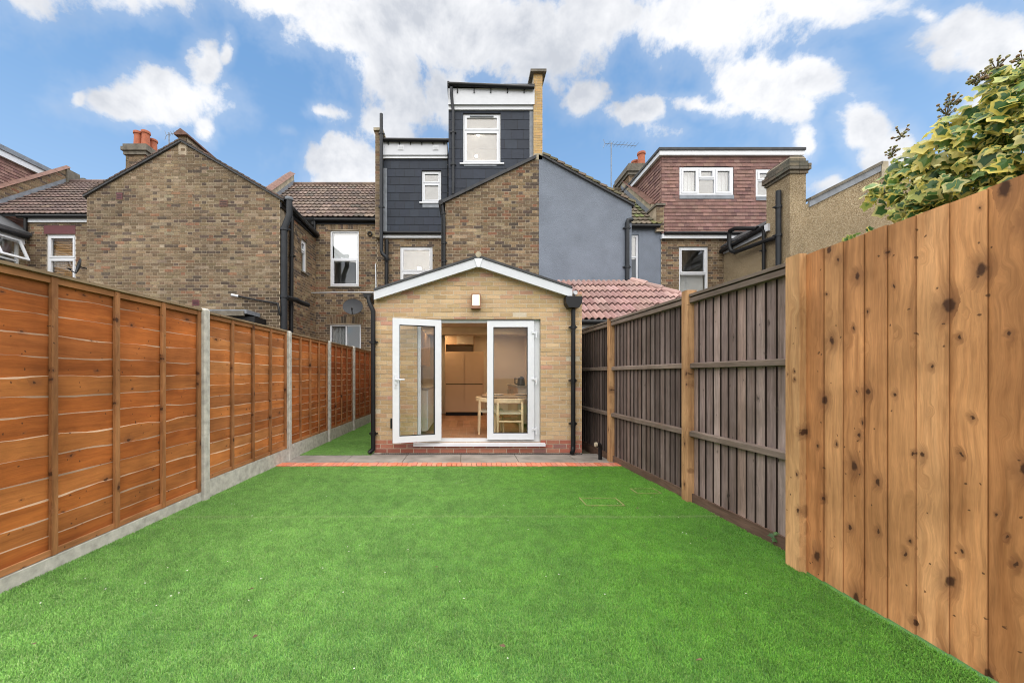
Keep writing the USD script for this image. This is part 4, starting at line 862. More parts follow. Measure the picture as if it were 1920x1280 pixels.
# ================================================================== THE YELLOW EXTENSION
ex = thing('brick_extension', 'new yellow brick extension with white gable boards and open patio doors', 'extension', (.2, 6.57, 0))
x0, x1, YX = GB
fr = front(YX)
zl, zr = ZZ(552, YX), ZZ(545, YX)
apex = (XX(897, YX), ZZ(492, YX))
DX0, DX1, DZ0, DZ1 = XX(782, YX), XX(1013.5, YX), ZZ(829, YX), ZZ(598, YX)
reg = Polygon([(x0, -.1), (x0, zl), apex, (XX(1064, YX), ZZ(546, YX)), (x1, zr - .02), (x1, -.1)])
reg = reg.difference(sbox(DX0, DZ0 - .0, DX1, DZ1))
def ext_pal(u, v): return REDB() if v < .26 else BUFF()
brick_wall(ex, fr, reg, sbox(-9, .012, 9, 9), ext_pal, M['mortar_new'], M['brick_new'], bond='half', thick=.28, nmax=300, v0=.012, wob=.0006)
# side walls and roof
MB().box(x0, x0 + .28, YX + .28, YR - .01, 0, zl).build('side_wall', M['mortar_new'], ex)
MB().box(x1 - .28, x1, YX + .28, 9.28, 0, zr - .02).build('side_wall', M['mortar_new'], ex)
swp = MB().box(x1, x1 + .004, YX, YX + .01, 0, .01)
YB = 6.44
bl_, ba, br = (XX(701, YB), ZZ(545.5, YB)), (XX(897, YB), ZZ(483, YB)), (XX(1073, YB), ZZ(541, YB))
for (p, q_) in ((bl_, ba), (ba, br)):
    d = A(q_[0] - p[0], q_[1] - p[1]); d /= np.linalg.norm(d); nn = A(d[1], -d[0]) * .135
    nn = A(0, -.145)
    MB().prism(Polygon([p, q_, (q_[0] + nn[0], q_[1] + nn[1]), (p[0] + nn[0], p[1] + nn[1])]), front(YB), -.025, 0).build('bargeboard', M['fascia'], ex)
    MB().prism(Polygon([(p[0], p[1] + .004), (q_[0], q_[1] + .004), (q_[0], q_[1] + .042), (p[0], p[1] + .042)]), front(YB - .015), -(9.25 - YB), 0).build('roof', M['roof_felt'], ex)
    MB().prism(Polygon([(p[0], p[1] - .10), (q_[0], q_[1] - .10), (q_[0], q_[1] - .13), (p[0], p[1] - .13)]), front(YX - .003), 0, YX - YB - .03).build('soffit', M['upvc'], ex)
MB().prism(Polygon([(ba[0] - .07, ba[1] - .015), (ba[0] + .07, ba[1] - .015), (ba[0] + .02, ba[1] - .16), (ba[0] - .02, ba[1] - .16)]), front(YB), 0, .012).build('apex_cap', M['upvc'], ex)
MB().tube([(ba[0], YB - .02, ba[1] + .05), (ba[0], 9.2, ba[1] + .05)], .05, 10).build('ridge', M['stone'], ex)
# doors: frame with a side light, a leaf folded back over it, a closed leaf
dfr = front(YX + .07)
fm = MB()
T = .055
xm1, xm2 = XX(815, YX), XX(827, YX); xm3 = XX(912.5, YX)
fm.fbox(dfr, DX0 + .002, DX0 + T, DZ0, DZ1 - .002, -.07, 0); fm.fbox(dfr, DX1 - .112, DX1 - .002, DZ0, DZ1 - .002, -.07, 0)
fm.fbox(dfr, DX0 + T, DX1 - .112, DZ1 - T, DZ1 - .002, -.07, -.001); fm.fbox(dfr, DX0 + T, DX1 - .112, DZ0, DZ0 + T, -.07, -.001)
fm.fbox(dfr, xm1, xm2, DZ0 + T, DZ1 - T, -.07, -.002)
pf = fm.build('door_frame', M['upvc'], ex)
MB().fbox(dfr, DX0 + T, xm1, DZ0 + T, DZ1 - T, -.04, -.034).build('pane', M['glass'], pf)
sl = MB().prism(Polygon([(0, 0), (.14, 0), (.14, .045), (.02, .055), (0, .05)]), (A(XX(774, 6.45), YX + .06, DZ0 - .055), A(0, -1, 0), A(0, 0, 1), A(1, 0, 0)), 0, XX(1024, 6.45) - XX(774, 6.45)).build('door_sill', M['upvc'], ex)
MB().fbox(fr, DX0 + .05, DX1 - .05, DZ0 - .06, DZ0 - .002, -.3, -.14).build('threshold', M['concrete'], ex)
def leaf(fr_, u0, u1, z0, z1, handle_side, hinge_u, outside=1):
    S = .105; m = MB()
    m.fbox(fr_, u0, u0 + S, z0, z1, -.035, .035); m.fbox(fr_, u1 - S, u1, z0, z1, -.035, .035)
    m.fbox(fr_, u0 + S, u1 - S, z0, z0 + S, -.035, .034); m.fbox(fr_, u0 + S, u1 - S, z1 - S, z1, -.035, .034)
    d = m.build('door_leaf', M['upvc'], ex)
    be = MB()      # dark gasket and glazing bead round the pane
    for a, b, c, e in ((u0 + S, u1 - S, z0 + S, z0 + S + .012), (u0 + S, u1 - S, z1 - S - .012, z1 - S), (u0 + S, u0 + S + .012, z0 + S + .012, z1 - S - .012), (u1 - S - .012, u1 - S, z0 + S + .012, z1 - S - .012)):
        be.fbox(fr_, a, b, c, e, -.02, .02)
    be.build('gasket', M['pipe_grey'], d)
    MB().fbox(fr_, u0 + S + .012, u1 - S - .012, z0 + S + .012, z1 - S - .012, -.012, .012).build('pane', M['glass'], d)
    for z_ in (z0 + .18, (z0 + z1) / 2 + .02, z1 - .2):
        MB().fbox(fr_, hinge_u - .05, hinge_u + .035, z_ - .016, z_ + .016, .036, .056).fbox(fr_, hinge_u + .012, hinge_u + .032, z_ - .09, z_ + .03, .037, .062).build('hinge', M['upvc'], d)
    return d
rl = leaf(front(YX + .05), XX(913.5, YX), XX(1001.5, YX), DZ0 + .045, DZ1 - .03, -1, XX(1003, YX))
th = math.radians(19.5); hx, hy = XX(826.5, YX), YX + .0
Ul = A(math.cos(th), math.sin(th), 0); Nl = np.cross(Ul, A(0, 0, 1)); wl_ = .81
lfr = (A(hx, hy - .05, 0) - Ul * wl_, Ul, A(0, 0, 1), Nl)
ll = leaf(lfr, 0, wl_, DZ0 + .045, DZ1 - .03, 1, wl_ + 9)
zh = 1.24
MB().fbox(lfr, .03, .062, zh - .11, zh + .11, .036, .046).tube([lfr[0] + .046 * Ul + .04 * Nl + A(0, 0, zh + .03), lfr[0] + .046 * Ul + .085 * Nl + A(0, 0, zh + .03), lfr[0] + .18 * Ul + .085 * Nl + A(0, 0, zh + .028)], .011, 8).build('handle', M['upvc'], ll)
MB().fbox(lfr, .04, .052, zh - .085, zh - .045, .0455, .052).build('keyhole', M['metal'], ll)
# rainwater goods
hop = MB().prism(Polygon([(0, .19), (.27, .19), (.27, .08), (.22, .0), (.05, .0), (0, .08)]), (A(XX(1060, 6.44), 6.56, ZZ(577, 6.44)), A(1, 0, 0), A(0, 0, 1), A(0, -1, 0)), 0, .17)
hop.build('hopper', M['black'], ex)
xd = XX(1074.5, 6.50)
downpipe(ex, [(xd, 6.49, 2.45), (xd, 6.49, .13), (xd - .02, 6.44, .07), (xd - .05, 6.39, .045)], .036, 'black', clips=(2.15, 1.25, .52))
xd = XX(699.5, 6.50)
downpipe(ex, [(xd - .09, 6.55, 2.68), (xd - .08, 6.53, 2.60), (xd, 6.51, 2.42), (xd, 6.51, .09), (xd - .06, 6.46, .03)], .037, 'black', clips=(1.9, .35))
MB().prism(Polygon([(0, 0), (.11, 0), (.13, .07), (-.02, .07)]), (A(xd - .16, 9.2, 2.66), A(1, 0, 0), A(0, 0, 1), A(0, -1, 0)), 0, 2.68).build('gutter', M['black'], ex)
sk = MB().fbox(fr, XX(733, YX), XX(741, YX), ZZ(802, YX), ZZ(784, YX), .008, .06); sk.build('outdoor_socket', M['black'], ex)

# the room inside: lining, floor, ceiling
IX0, IX1, IY0, IY1, IZ0, IZ1 = -1.30, 1.69, YX + .285, 11.3, .205, 2.52
MB().box(IX0, IX1, IY0 - .16, IY1, IZ0 - .05, IZ0 - .004).build('room_floor', M['plaster_dim'], ex)
fl = f"{ex}/room_floor"
pieces(fl, (A(0, 0, IZ0), A(0, 1, 0), A(1, 0, 0), A(0, 0, 1)) if False else (A(0, 0, IZ0), A(1, 0, 0), A(0, 1, 0), A(0, 0, 1)), sbox(IX0, IY0 - .15, IX1, IY1), .15, 1.2, 'floorboard', M['floor'], palette([(.36, .20, .125), (.33, .18, .11), (.40, .23, .15)], [2, 1, 1], .05), gap=.003, n0=-.004, n1=.001, jit=.0002, bond='half')
MB().box(IX0 - .02, IX0, IY0, IY1, IZ0, IZ1).build('room_wall', M['plaster'], ex)
MB().box(IX1, IX1 + .02, IY0, IY1, IZ0, IZ1).build('room_wall', M['plaster'], ex)
MB().box(IX0 - .02, IX1 + .02, IY1, IY1 + .02, IZ0, IZ1).build('room_wall', M['plaster'], ex)
MB().box(IX0 - .02, IX1 + .02, IY0, IY1 + .02, IZ1, IZ1 + .03).build('room_ceiling', M['plaster'], ex)
MB().box(IX0, IX1, 9.5, 9.9, IZ1 - .17, IZ1 - .002).build('ceiling_beam', M['plaster'], ex)
lab = ['above the doorway', 'above the table', 'over the left worktop', 'over the middle of the room', 'over the right worktop', 'before the fridge doors', 'at the back corner', 'at the back right']
for i, (a, b) in enumerate(((-.9, 7.5), (.9, 7.5), (-.9, 8.9), (.9, 8.9), (-.6, 10.4), (.9, 10.4))):
    t = thing('ceiling_light', f'small round warm ceiling light of the kitchen {lab[i]}', 'ceiling light', (a, b, IZ1), group='round lights in the kitchen ceiling')
    MB().lathe([(.068, -.004), (.066, -.011), (.052, -.011), (.050, -.004)], (a, b, IZ1), 20).build('rim', M['upvc'], t, smooth=40)
    MB().lathe([(.0495, -.005), (.001, -.0052)], (a, b, IZ1), 20).build('bulb', M['spot_on'], t)
# tall cabinets at the back
cab = thing('fridge_cabinet', 'tall pale kitchen cabinet with four plain doors at the back of room', 'cabinet', (0, 10.7, IZ0))
YC = 10.7
ca0, ca1 = XX(836, YC), XX(905, YC)
cz = [IZ0 + .10, ZZ(720, YC), ZZ(661, YC)]
MB().box(ca0 - .03, ca1 + .03, YC + .02, IY1 - .002, IZ0 + .10, cz[2] + .03).build('carcass', M['cabinet'], cab)
MB().box(ca0, ca1, YC + .07, IY1 - .1, IZ0 + .001, IZ0 + .098).build('plinth', M['black'], cab)
mid = (ca0 + ca1) / 2
for a, b in ((ca0, mid), (mid, ca1)):
    for c, d in ((cz[0] + .003, cz[1] - .012), (cz[1] + .012, cz[2])):
        MB().box(a + .007, b - .007, YC - .002, YC + .018, c, d).build('door', M['cabinet'], cab)
MB().box(ca0 + .0, ca1 - .0, YC + .0185, YC + .0198, cz[1] - .012, cz[1] + .012).build('handle_rail', M['black'], cab)
MB().box(ca0 - .03, ca0 - .002, YC + .06, IY1 - .003, cz[2] + .032, IZ1 - .01).box(XX(888, YC) + .003, XX(888, YC) + .03, YC + .06, IY1 - .003, cz[2] + .032, IZ1 - .01).build('end_panel', M['cabinet'], cab)
MB().box(ca0, XX(856, YC) - .003, YC + .075, IY1 - .003, ZZ(645, YC), IZ1 - .01).build('filler_panel', M['cabinet'], cab)
cab2 = thing('wall_cupboard', 'pale box cupboard high up above the tall fridge doors', 'cupboard', (0, 10.75, 2.2))
MB().box(XX(856, YC), XX(888, YC), YC + .07, IY1 - .001, ZZ(645, YC), ZZ(625, YC)).build('carcass', M['cabinet'], cab2)
MB().box(XX(856, YC) + .005, XX(888, YC) - .005, YC + .05, YC + .069, ZZ(645, YC) + .005, ZZ(625, YC) - .005).build('door', M['plaster'], cab2)
# left run of units seen through the side light
un = thing('kitchen_counter', 'white kitchen counter along the left wall behind the narrow side pane', 'kitchen counter', (-1, 8, IZ0))
MB().box(IX0 + .001, IX0 + .56, 7.1, 10.0, IZ0 + .10, IZ0 + .86).build('carcass', M['plaster'], un)
for i in range(4): MB().box(IX0 + .561, IX0 + .58, 7.12 + i * .72, 7.12 + i * .72 + .71, IZ0 + .11, IZ0 + .855).build('door', M['upvc'], un)
MB().box(IX0 + .001, IX0 + .60, 7.08, 10.02, IZ0 + .862, IZ0 + .90).build('worktop', M['worktop'], un)
MB().box(IX0 + .001, IX0 + .012, 7.1, 10.0, IZ0 + .902, IZ0 + 1.32).build('splashback', M['coping_old'], un)
un2 = thing('wall_cupboard', 'row of pale wall cupboards above the left kitchen counter', 'cupboard', (-1.2, 8, 1.6))
MB().box(IX0 + .001, IX0 + .33, 7.1, 10.0, IZ0 + 1.35, IZ0 + 2.1).build('carcass', M['plaster'], un2)
for i in range(4): MB().box(IX0 + .331, IX0 + .35, 7.12 + i * .72, 7.12 + i * .72 + .71, IZ0 + 1.36, IZ0 + 2.09).build('door', M['cabinet'], un2)
# right-hand counter with kettle and toaster
un3 = thing('kitchen_counter', 'pale kitchen counter on the right behind the table and closed leaf', 'kitchen counter', (1.4, 9, IZ0))
MB().box(1.12, IX1 - .001, 8.3, 10.2, IZ0 + .08, IZ0 + .86).build('carcass', M['plaster'], un3)
for i in range(3): MB().box(1.10, 1.119, 8.32 + i * .62, 8.32 + i * .62 + .61, IZ0 + .09, IZ0 + .855).build('door', M['cabinet'], un3)
MB().box(1.08, IX1 - .001, 8.28, 10.22, IZ0 + .862, IZ0 + .90).build('worktop', M['worktop'], un3)
kt = thing('kettle', 'black kettle on the right kitchen counter', 'kettle', (1.22, 8.6, IZ0 + .9))
MB().lathe([(.001, 0), (.085, 0), (.09, .02), (.075, .14), (.06, .18), (.03, .20), (.001, .205)], (1.22, 8.6, IZ0 + .902), 20).build('body', M['kettle'], kt, smooth=35)
MB().tube([(1.14, 8.6, IZ0 + 1.05), (1.08, 8.6, IZ0 + 1.06), (1.08, 8.6, IZ0 + .95), (1.13, 8.6, IZ0 + .93)], .012, 8).build('handle', M['kettle'], kt)
to = thing('toaster', 'cream toaster beside the kettle on the right counter', 'toaster', (1.48, 8.5, IZ0 + .9))
MB().prism(sbox(0, 0, .28, .17).buffer(.02), (A(1.36, 8.62, IZ0 + .925), A(1, 0, 0), A(0, 0, 1), A(0, -1, 0)), 0, .16).build('body', M['plaster'], to)
MB().box(1.40, 1.60, 8.51, 8.53, IZ0 + 1.113, IZ0 + 1.117).build('slot', M['black'], to)
# table, chairs, tableware
TB = thing('dining_table', 'oval light wood dining table just inside the closed glass leaf', 'table', (.85, 7.55, IZ0))
tp = MB(); th_ = np.linspace(0, 2 * math.pi, 33)[:-1]
tp.prism(Polygon([(.92 + .62 * np.sign(math.cos(t)) * abs(math.cos(t)) ** .7, 7.65 + .42 * np.sign(math.sin(t)) * abs(math.sin(t)) ** .7) for t in th_]), WORLD, IZ0 + .715, IZ0 + .745, (.50, .36, .24))
tp.build('tabletop', M['oak'], TB)
for a, b in ((.5, 7.4), (1.34, 7.4), (.5, 7.9), (1.34, 7.9)): MB().tube([(a, b, IZ0 + .001), (.92 + (a - .92) * .85, 7.65 + (b - 7.65) * .85, IZ0 + .714)], [.017, .026], 10, (.55, .42, .28)).build('leg', M['oak'], TB)
def chair(x, y, rz, label):
    t = thing('dining_chair', label, 'chair', (x, y, IZ0), group='light wood chairs at the dining table')
    c_, s_ = math.cos(rz), math.sin(rz); f_ = lambda a, b, z: A(x + a * c_ - b * s_, y + a * s_ + b * c_, IZ0 + z)
    WC = (.74, .58, .37)
    MB().prism(Polygon([(-.23, -.2), (.23, -.2), (.25, .22), (-.25, .22)]).buffer(.02), (f_(0, 0, .43), f_(1, 0, .43) - f_(0, 0, .43), f_(0, 1, .43) - f_(0, 0, .43), A(0, 0, 1)), 0, .03, (.50, .44, .33)).build('seat', M['oak'], t)
    for a, b, h_ in ((-.24, .22, .43), (.24, .22, .43), (-.22, -.22, .65), (.22, -.22, .65)):
        MB().tube([f_(a * 1.02, b * 1.06, .001), f_(a, b, .44), f_(a * 1.0, b, h_)], [.018, .025, .021], 10, WC).build('leg', M['oak'], t)
    for b in (-.22, .22): MB().tube([f_(-.22, b, .30), f_(.22, b, .30)], .017, 8, WC).build('stretcher', M['oak'], t)
    pts = [f_(.29 * math.cos(w), -.02 - .26 * math.sin(w), .655 + .02 * math.sin(w)) for w in np.linspace(-.25, math.pi + .25, 19)]
    rb = MB()
    for dz in (-.026, -.009, .009, .026): rb.tube([p + A(0, 0, dz) for p in pts], .017, 8, WC)
    rb.build('back_rail', M['oak'], t)
chair(.78, 7.12, 0.0, 'light wood chair with curved back rail, its back to the glass leaf')
chair(.47, 7.55, -math.pi / 2 , 'light wood chair half hidden at the edge of the open doorway')
for i, (a, b) in enumerate(((.6, 7.45), (1.05, 7.42))):
    pt = thing('dinner_plate', f'white plate on the dining table {"left" if i == 0 else "right"} of the glasses', 'plate', (a, b, IZ0 + .746))
    MB().lathe([(.001, .004), (.08, .004), (.12, .016), (.125, .016), (.08, 0), (.001, 0)], (a, b, IZ0 + .746), 24).build('dish', M['upvc'], pt, smooth=40)
for i, (a, b) in enumerate(((.82, 7.5), (.89, 7.55))):
    gl = MB().lathe([(.03, 0), (.036, .11), (.033, .11), (.027, .005), (.001, .005)], (a, b, IZ0 + .746), 16).build('drinking_glass', M['glass'], smooth=40)
    tag(stage.GetPrimAtPath(gl), f'small clear drinking glass on the table, {"nearer the closed leaf" if i == 0 else "just behind the other glass"}', 'glass', 'drinking glasses on the table')

# wall lamp and camera
lm = thing('wall_lamp', 'square lit wall lamp with a brown frame above the patio doors', 'wall lamp', (XX(892, YX), YX, 2.6))
la, lb, lc, ld = XX(883.5, YX), XX(901, YX), ZZ(580, YX), ZZ(553, YX)
MB().fbox(fr, la, lb, lc, ld, .007, .022).fbox(fr, la, la + .024, lc, ld, .022, .10).fbox(fr, lb - .024, lb, lc, ld, .022, .10).fbox(fr, la + .024, lb - .024, ld - .016, ld, .022, .099).fbox(fr, la + .024, lb - .024, lc, lc + .05, .022, .099).build('frame', M['lamp_wood'], lm)
MB().fbox(fr, la + .025, lb - .025, lc + .051, ld - .017, .023, .092).build('diffuser', M['lamp_on'], lm)
sc = thing('security_camera', 'small white bullet camera at the right end of the extension eaves', 'camera', W(1078, 549, 6.5))
p = W(1078, 549, 6.5)
MB().lathe([(.001, .06), (.028, .06), (.032, .05), (.032, -.05), (.026, -.055), (.001, -.05)], p, 14, M=[[1, 0, 0], [0, .2, -.98], [0, -.98, -.2]]).build('body', M['upvc'], sc, smooth=40)
MB().tube([p + A(0, .0, -.02), p + A(.01, .05, -.06)], .015, 8).build('bracket', M['upvc'], sc)

# satellite dishes
def dish(px, py, Y, r, aim, label, off):
    p = W(px, py, Y); t = thing('satellite_dish', label, 'satellite dish', p + np.array(off))
    n_ = np.array(aim, float); n_ /= np.linalg.norm(n_); u_ = np.cross(A(0, 0, 1), n_); u_ /= np.linalg.norm(u_); v_ = np.cross(n_, u_)
    Mx = np.stack([u_, v_ * .88, n_], 1)
    pr = [(.001, 0)] + [(r * k / 6, .17 * r * (k / 6) ** 2) for k in range(1, 7)] + [(r * 1.01, .17 * r + .006), (r, .17 * r - .01)] + [(r * k / 6, .17 * r * (k / 6) ** 2 - .012) for k in range(5, 0, -1)] + [(.001, -.012)]
    MB().lathe(pr, p, 28, M=Mx).build('reflector', M['dish'], t, smooth=40)
    foc = p + n_ * r * .95 - v_ * r * .55
    MB().tube([p - v_ * r * .85 + n_ * .12 * r, foc], .012, 8).build('arm', M['black'], t)
    MB().tube([foc - n_ * .02, foc - n_ * .10], .024, 10).build('receiver', M['black'], t)
    MB().tube([p - n_ * .012, p + np.array(off)], .018, 8).build('bracket', M['black'], t)
dish(662, 576, 11.05, .28, (.15, -1, .35), 'dark grey satellite dish below the first-floor window of the tiled house', (.10, .44, -.05))
dish(150, 500, 11.0, .26, (-.75, -1, .25), 'grey satellite dish beside the window with the wooden blind', (.1, .48, -.05))

# aerials
def aerial(base, top, boom, label, nel=9, el=.16):
    t = thing('roof_aerial', label, 'aerial', base)
    MB().tube([base, top], .017, 8).build('mast', M['lead'], t)
    a, b = top + A(0, 0, -.06) - .25 * boom, top + A(0, 0, -.06) + boom
    MB().tube([a, b], .010, 6).build('boom', M['lead'], t)
    e = MB(); d = np.cross(boom / np.linalg.norm(boom), A(0, 0, 1))
    for i in range(nel): c = a + (b - a) * (i + 1) / nel; e.tube([c - d * el + A(0, 0, .01), c + d * el + A(0, 0, .01)], .005, 6)
    for s_ in (-1, 1): e.tube([a + A(0, 0, 0), a + A(-.05 , 0, .14 * s_)], .008, 6)
    e.build('elements', M['lead'], t, kind='stuff')
aerial(W(1146, 375, 13.2), W(1146, 267, 13.2), A(.90, .1, 0), 'tall thin television aerial beside the right chimney')
aerial(W(317, 282, 12.5), W(317, 249, 12.5), A(.28, .1, .16), 'short television aerial beside the peak of the blank gable', 5, .12)

# ================================================================== LEFT FENCE: concrete posts, gravel boards, lap panels
posts = []
def solve_y(px):
    Y = 5.0
    for _ in range(20): Y = (xl(Y) + .09) * F / (px - CX)
    return Y
PY = [2.13] + [solve_y(v) for v in (391, 546, 620.5, 666)] + [11.35]
tops = [2.06, 2.06, 2.03, 2.02, 2.03, 2.03]
gtop = [.10, .20, .24, .24, .24]
where = ['nearest concrete fence post, beside the lawn', 'concrete fence post at the end of the red brick edging', 'concrete fence post beside the narrow side passage', 'far concrete fence post deep in the side passage']
for i in range(1, 5):
    Y = PY[i]; X = xl(Y)
    p = thing('concrete_post', where[i - 1], 'fence post', (X + .04, Y, 0), group='concrete posts of the left fence')
    a, b, c, d, zt = X - .02, X + .085, Y - .042, Y + .042, tops[i]
    m = MB(); e = .012
    ring = lambda q, z: [(a + q, c + q + e, z), (a + q + e, c + q, z), (b - q - e, c + q, z), (b - q, c + q + e, z), (b - q, d - q - e, z), (b - q - e, d - q, z), (a + q + e, d - q, z), (a + q, d - q - e, z)]
    vv = ring(0, -.2) + ring(0, zt - .02) + ring(.012, zt)
    ff = [(r * 8 + j, r * 8 + (j + 1) % 8, (r + 1) * 8 + (j + 1) % 8, (r + 1) * 8 + j) for r in range(2) for j in range(8)]
    m.add(vv, ff).add(np.array(ring(.012, zt)), [(0, i_, i_ + 1) for i_ in range(1, 7)])
    m.build('shaft', M['concrete'], p)
plab = ['nearest orange-brown lap fence panel at the left edge', 'lap fence panel ending at the red brick edging', 'lap fence panel beside the paving', 'lap fence panel inside the side passage', 'last lap fence panel at the end of the side passage']
glab = ['low concrete gravel board under the nearest lap panel', 'concrete gravel board under the panel before the brick edging', 'concrete gravel board beside the paving', 'concrete gravel board inside the side passage', 'last concrete gravel board at the end of the passage']
ORANGE = [(.37, .108, .024), (.395, .122, .028), (.335, .098, .022), (.37, .130, .036), (.315, .100, .027)]
for i in range(5):
    ya, yb = PY[i] + .043, PY[i + 1] - .043
    pa, pb = A(xl(ya), ya, 0), A(xl(yb), yb, 0); U = (pb - pa); Lp = np.linalg.norm(U); U /= Lp; N = np.cross(U, A(0, 0, 1)); fr = (pa, U, A(0, 0, 1), N)
    zb, zt = gtop[i], (tops[i] + tops[i + 1]) / 2 - .03
    gb = thing('gravel_board', glab[i], 'gravel board', pa, group='concrete gravel boards of the left fence')
    MB().fbox(fr, .002, Lp - .002, -.15, zb - .004, .005, .05).build('board', M['concrete'], gb)
    t = thing('lap_fence', plab[i], 'fence panel', pa, group='lap panels of the left fence')
    nb = 14; step = (zt - .05 - zb) / (nb - .4); us = np.linspace(.02, Lp - .02, 22)
    oldz = np.full(22, zb + .0)
    for j in range(nb):
        amp = .012 * R.uniform(.3, 1.3); ph = R.uniform(0, 100)
        top = zb + step * (j + 1) + amp * (2 * meshkit.fbm(np.stack([us * 2.2 + ph, us * 0 + j * 7.3, us * 0 + i * 3.1], 1), 3) - 1) * 2 + R.normal(0, .004) + (us / Lp - .5) * R.normal(0, .012)
        top = np.minimum(top, zt - .004)
        low = oldz - .03 if j else oldz
        bev = np.clip(.007 + .007 * (2 * meshkit.fbm(np.stack([us * 5 + ph, us * 0, us * 0 + j], 1), 2) - 1) * 1.6, .002, .014)
        c = np.array(ORANGE[R.integers(5)]) * R.uniform(.88, 1.12)
        if i == 1: c = c * A(1.06, 1.22, 1.45)
        if i >= 3: c = c * A(.85, .72, .72)
        edge = np.array((.36, .25, .17)) * R.uniform(.6, 1.15)
        P_ = lambda z, n: [pa + u * U + A(0, 0, zz_) + nn_ * N for u, zz_, nn_ in zip(us, z, np.broadcast_to(n, len(us)))]
        m = MB(); kk = len(us)
        strip_ = lambda a_, b_, c_: m.add(a_ + b_, [(q, q + 1, kk + q + 1, kk + q) for q in range(kk - 1)], c_)
        strip_(P_(low, .009), P_(top - bev, .018), c)
        strip_(P_(top - bev, .018), P_(top, .010), edge)
        strip_(P_(top, .010), P_(top, -.004), edge)
        strip_(P_(top, -.004), P_(low, -.008), c)
        m.build('board', M['lap'], t); oldz = top
    bc = lambda: np.array((.30, .135, .055)) * R.uniform(.85, 1.2)
    for f_ in (0, .25, .5, .75, 1):
        u_ = .022 + f_ * (Lp - .044)
        MB().fbox(fr, u_ - .021, u_ + .021, zb + .002, zt - .002, .022, .044, bc()).build('batten', M['pale'], t)
    MB().fbox(fr, .004, Lp - .004, zb + .003, zb + .045, .0215, .038, bc()).build('bottom_rail', M['lap'], t)
    MB().fbox(fr, .004, Lp - .004, zt - .05, zt - .001, .0212, .037, bc() * .9).build('top_rail', M['lap'], t)
    MB().fbox(fr, .002, Lp - .002, zt, zt + .022, -.03, .055, (.23, .17, .11)).build('capping', M['lap'], t)

# ================================================================== RIGHT FENCES
def line(ya, yb, off=0.0):          # from far to near, facing the lawn
    pa, pb = A(xr(ya) - off, ya, 0), A(xr(yb) - off, yb, 0); U = pb - pa; Lq = np.linalg.norm(U); U /= Lq
    return (pa, U, A(0, 0, 1), np.cross(U, A(0, 0, 1))), Lq
DARKW = [(.235, .183, .172), (.19, .146, .138), (.275, .222, .208), (.16, .122, .117), (.25, .182, .162)]
dl = ['dark weathered feather-edge fence bay next to the new pale boards', 'dark weathered feather-edge fence bay between the two orange posts', 'far dark fence bay beside the extension wall']
bays = [(4.08 - .02, 2.60), (5.93, 4.17), (9.2, 6.03)]
for i, (ya, yb) in enumerate(bays):
    fr, Lq = line(ya, yb)
    t = thing('fence_bay', dl[i], 'fence', fr[0], group='dark feather-edge bays of the right fence')
    u = 0.0
    while u < Lq - .02:
        w_ = min(R.normal(.104, .004), Lq - u); c = np.array(DARKW[R.integers(5)]) * R.uniform(.8, 1.25)
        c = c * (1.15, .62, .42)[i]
        zt = 2.155 + R.normal(0, .004); tw = R.normal(0, .002)
        B_ = lambda a, z, n: fr[0] + a * fr[1] + A(0, 0, z) + n * fr[3]
        m = MB(); u1_, nn = u + w_ - .010, .014 + tw
        m.add([B_(u - .006, .10, .001), B_(u1_, .10, nn), B_(u1_, zt, nn), B_(u - .006, zt, .001)], [(0, 1, 2, 3)], c)
        m.add([B_(u1_, .10, nn), B_(u1_ + .003, .10, -.006), B_(u1_ + .003, zt, -.006), B_(u1_, zt, nn)], [(0, 1, 2, 3)], (.022, .014, .011))
        m.add([B_(u1_ + .003, .10, -.006), B_(u + w_ - .004, .10, -.007), B_(u + w_ - .004, zt, -.007), B_(u1_ + .003, zt, -.006)], [(0, 1, 2, 3)], (.022, .014, .011))
        m.add([B_(u - .006, zt, .001), B_(u1_, zt, nn), B_(u1_, zt, -.007), B_(u - .006, zt, -.007)], [(0, 1, 2, 3)], c)
        m.build('board', M['dark'], t)
        u += w_
    for z0, z1, n1 in ((2.10, 2.165, .055), (1.415, 1.475, .050), (.70, .765, .055)):
        MB().add([fr[0] + a * fr[1] + A(0, 0, z) + n * fr[3] for a in (-.01, Lq + .01) for z, n in ((z0, .016), (z0 + .006, n1), (z1 - .012, n1), (z1, .016))],
                 [(0, 1, 5, 4), (1, 2, 6, 5), (2, 3, 7, 6), (0, 3, 2, 1), (4, 5, 6, 7)], np.array((.165, .13, .11)) * R.uniform(.8, 1.15)).build('rail', M['rail'], t)
    MB().fbox(fr, 0, Lq, 2.167, 2.195, -.03, .060, (.17, .138, .117)).build('capping', M['rail'], t)
    MB().fbox(fr, 0, Lq, -.05, .10, .004, .028, (.12, .075, .055)).build('gravel_board', M['rail'], t)
pl_ = ['new orange-brown timber fence post between the two nearer dark bays', 'orange-brown timber fence post beside the end of the brick edging']
for i, (Y, w_, h_) in enumerate(((4.10, .10, 2.24), (5.98, .095, 2.22))):
    X = xr(Y)
    p = thing('timber_post', pl_[i], 'fence post', (X, Y, 0), group='timber posts of the right fence')
    e = .006; a, b, c, d = X - .075, X + .03, Y - w_ / 2 - .01, Y + w_ / 2
    MB().prism(Polygon([(a + e, c), (b - e, c), (b, c + e), (b, d - e), (b - e, d), (a + e, d), (a, d - e), (a, c + e)]), WORLD, -.2, h_, (.40, .235, .12)).build('shaft', M['pale'], p)
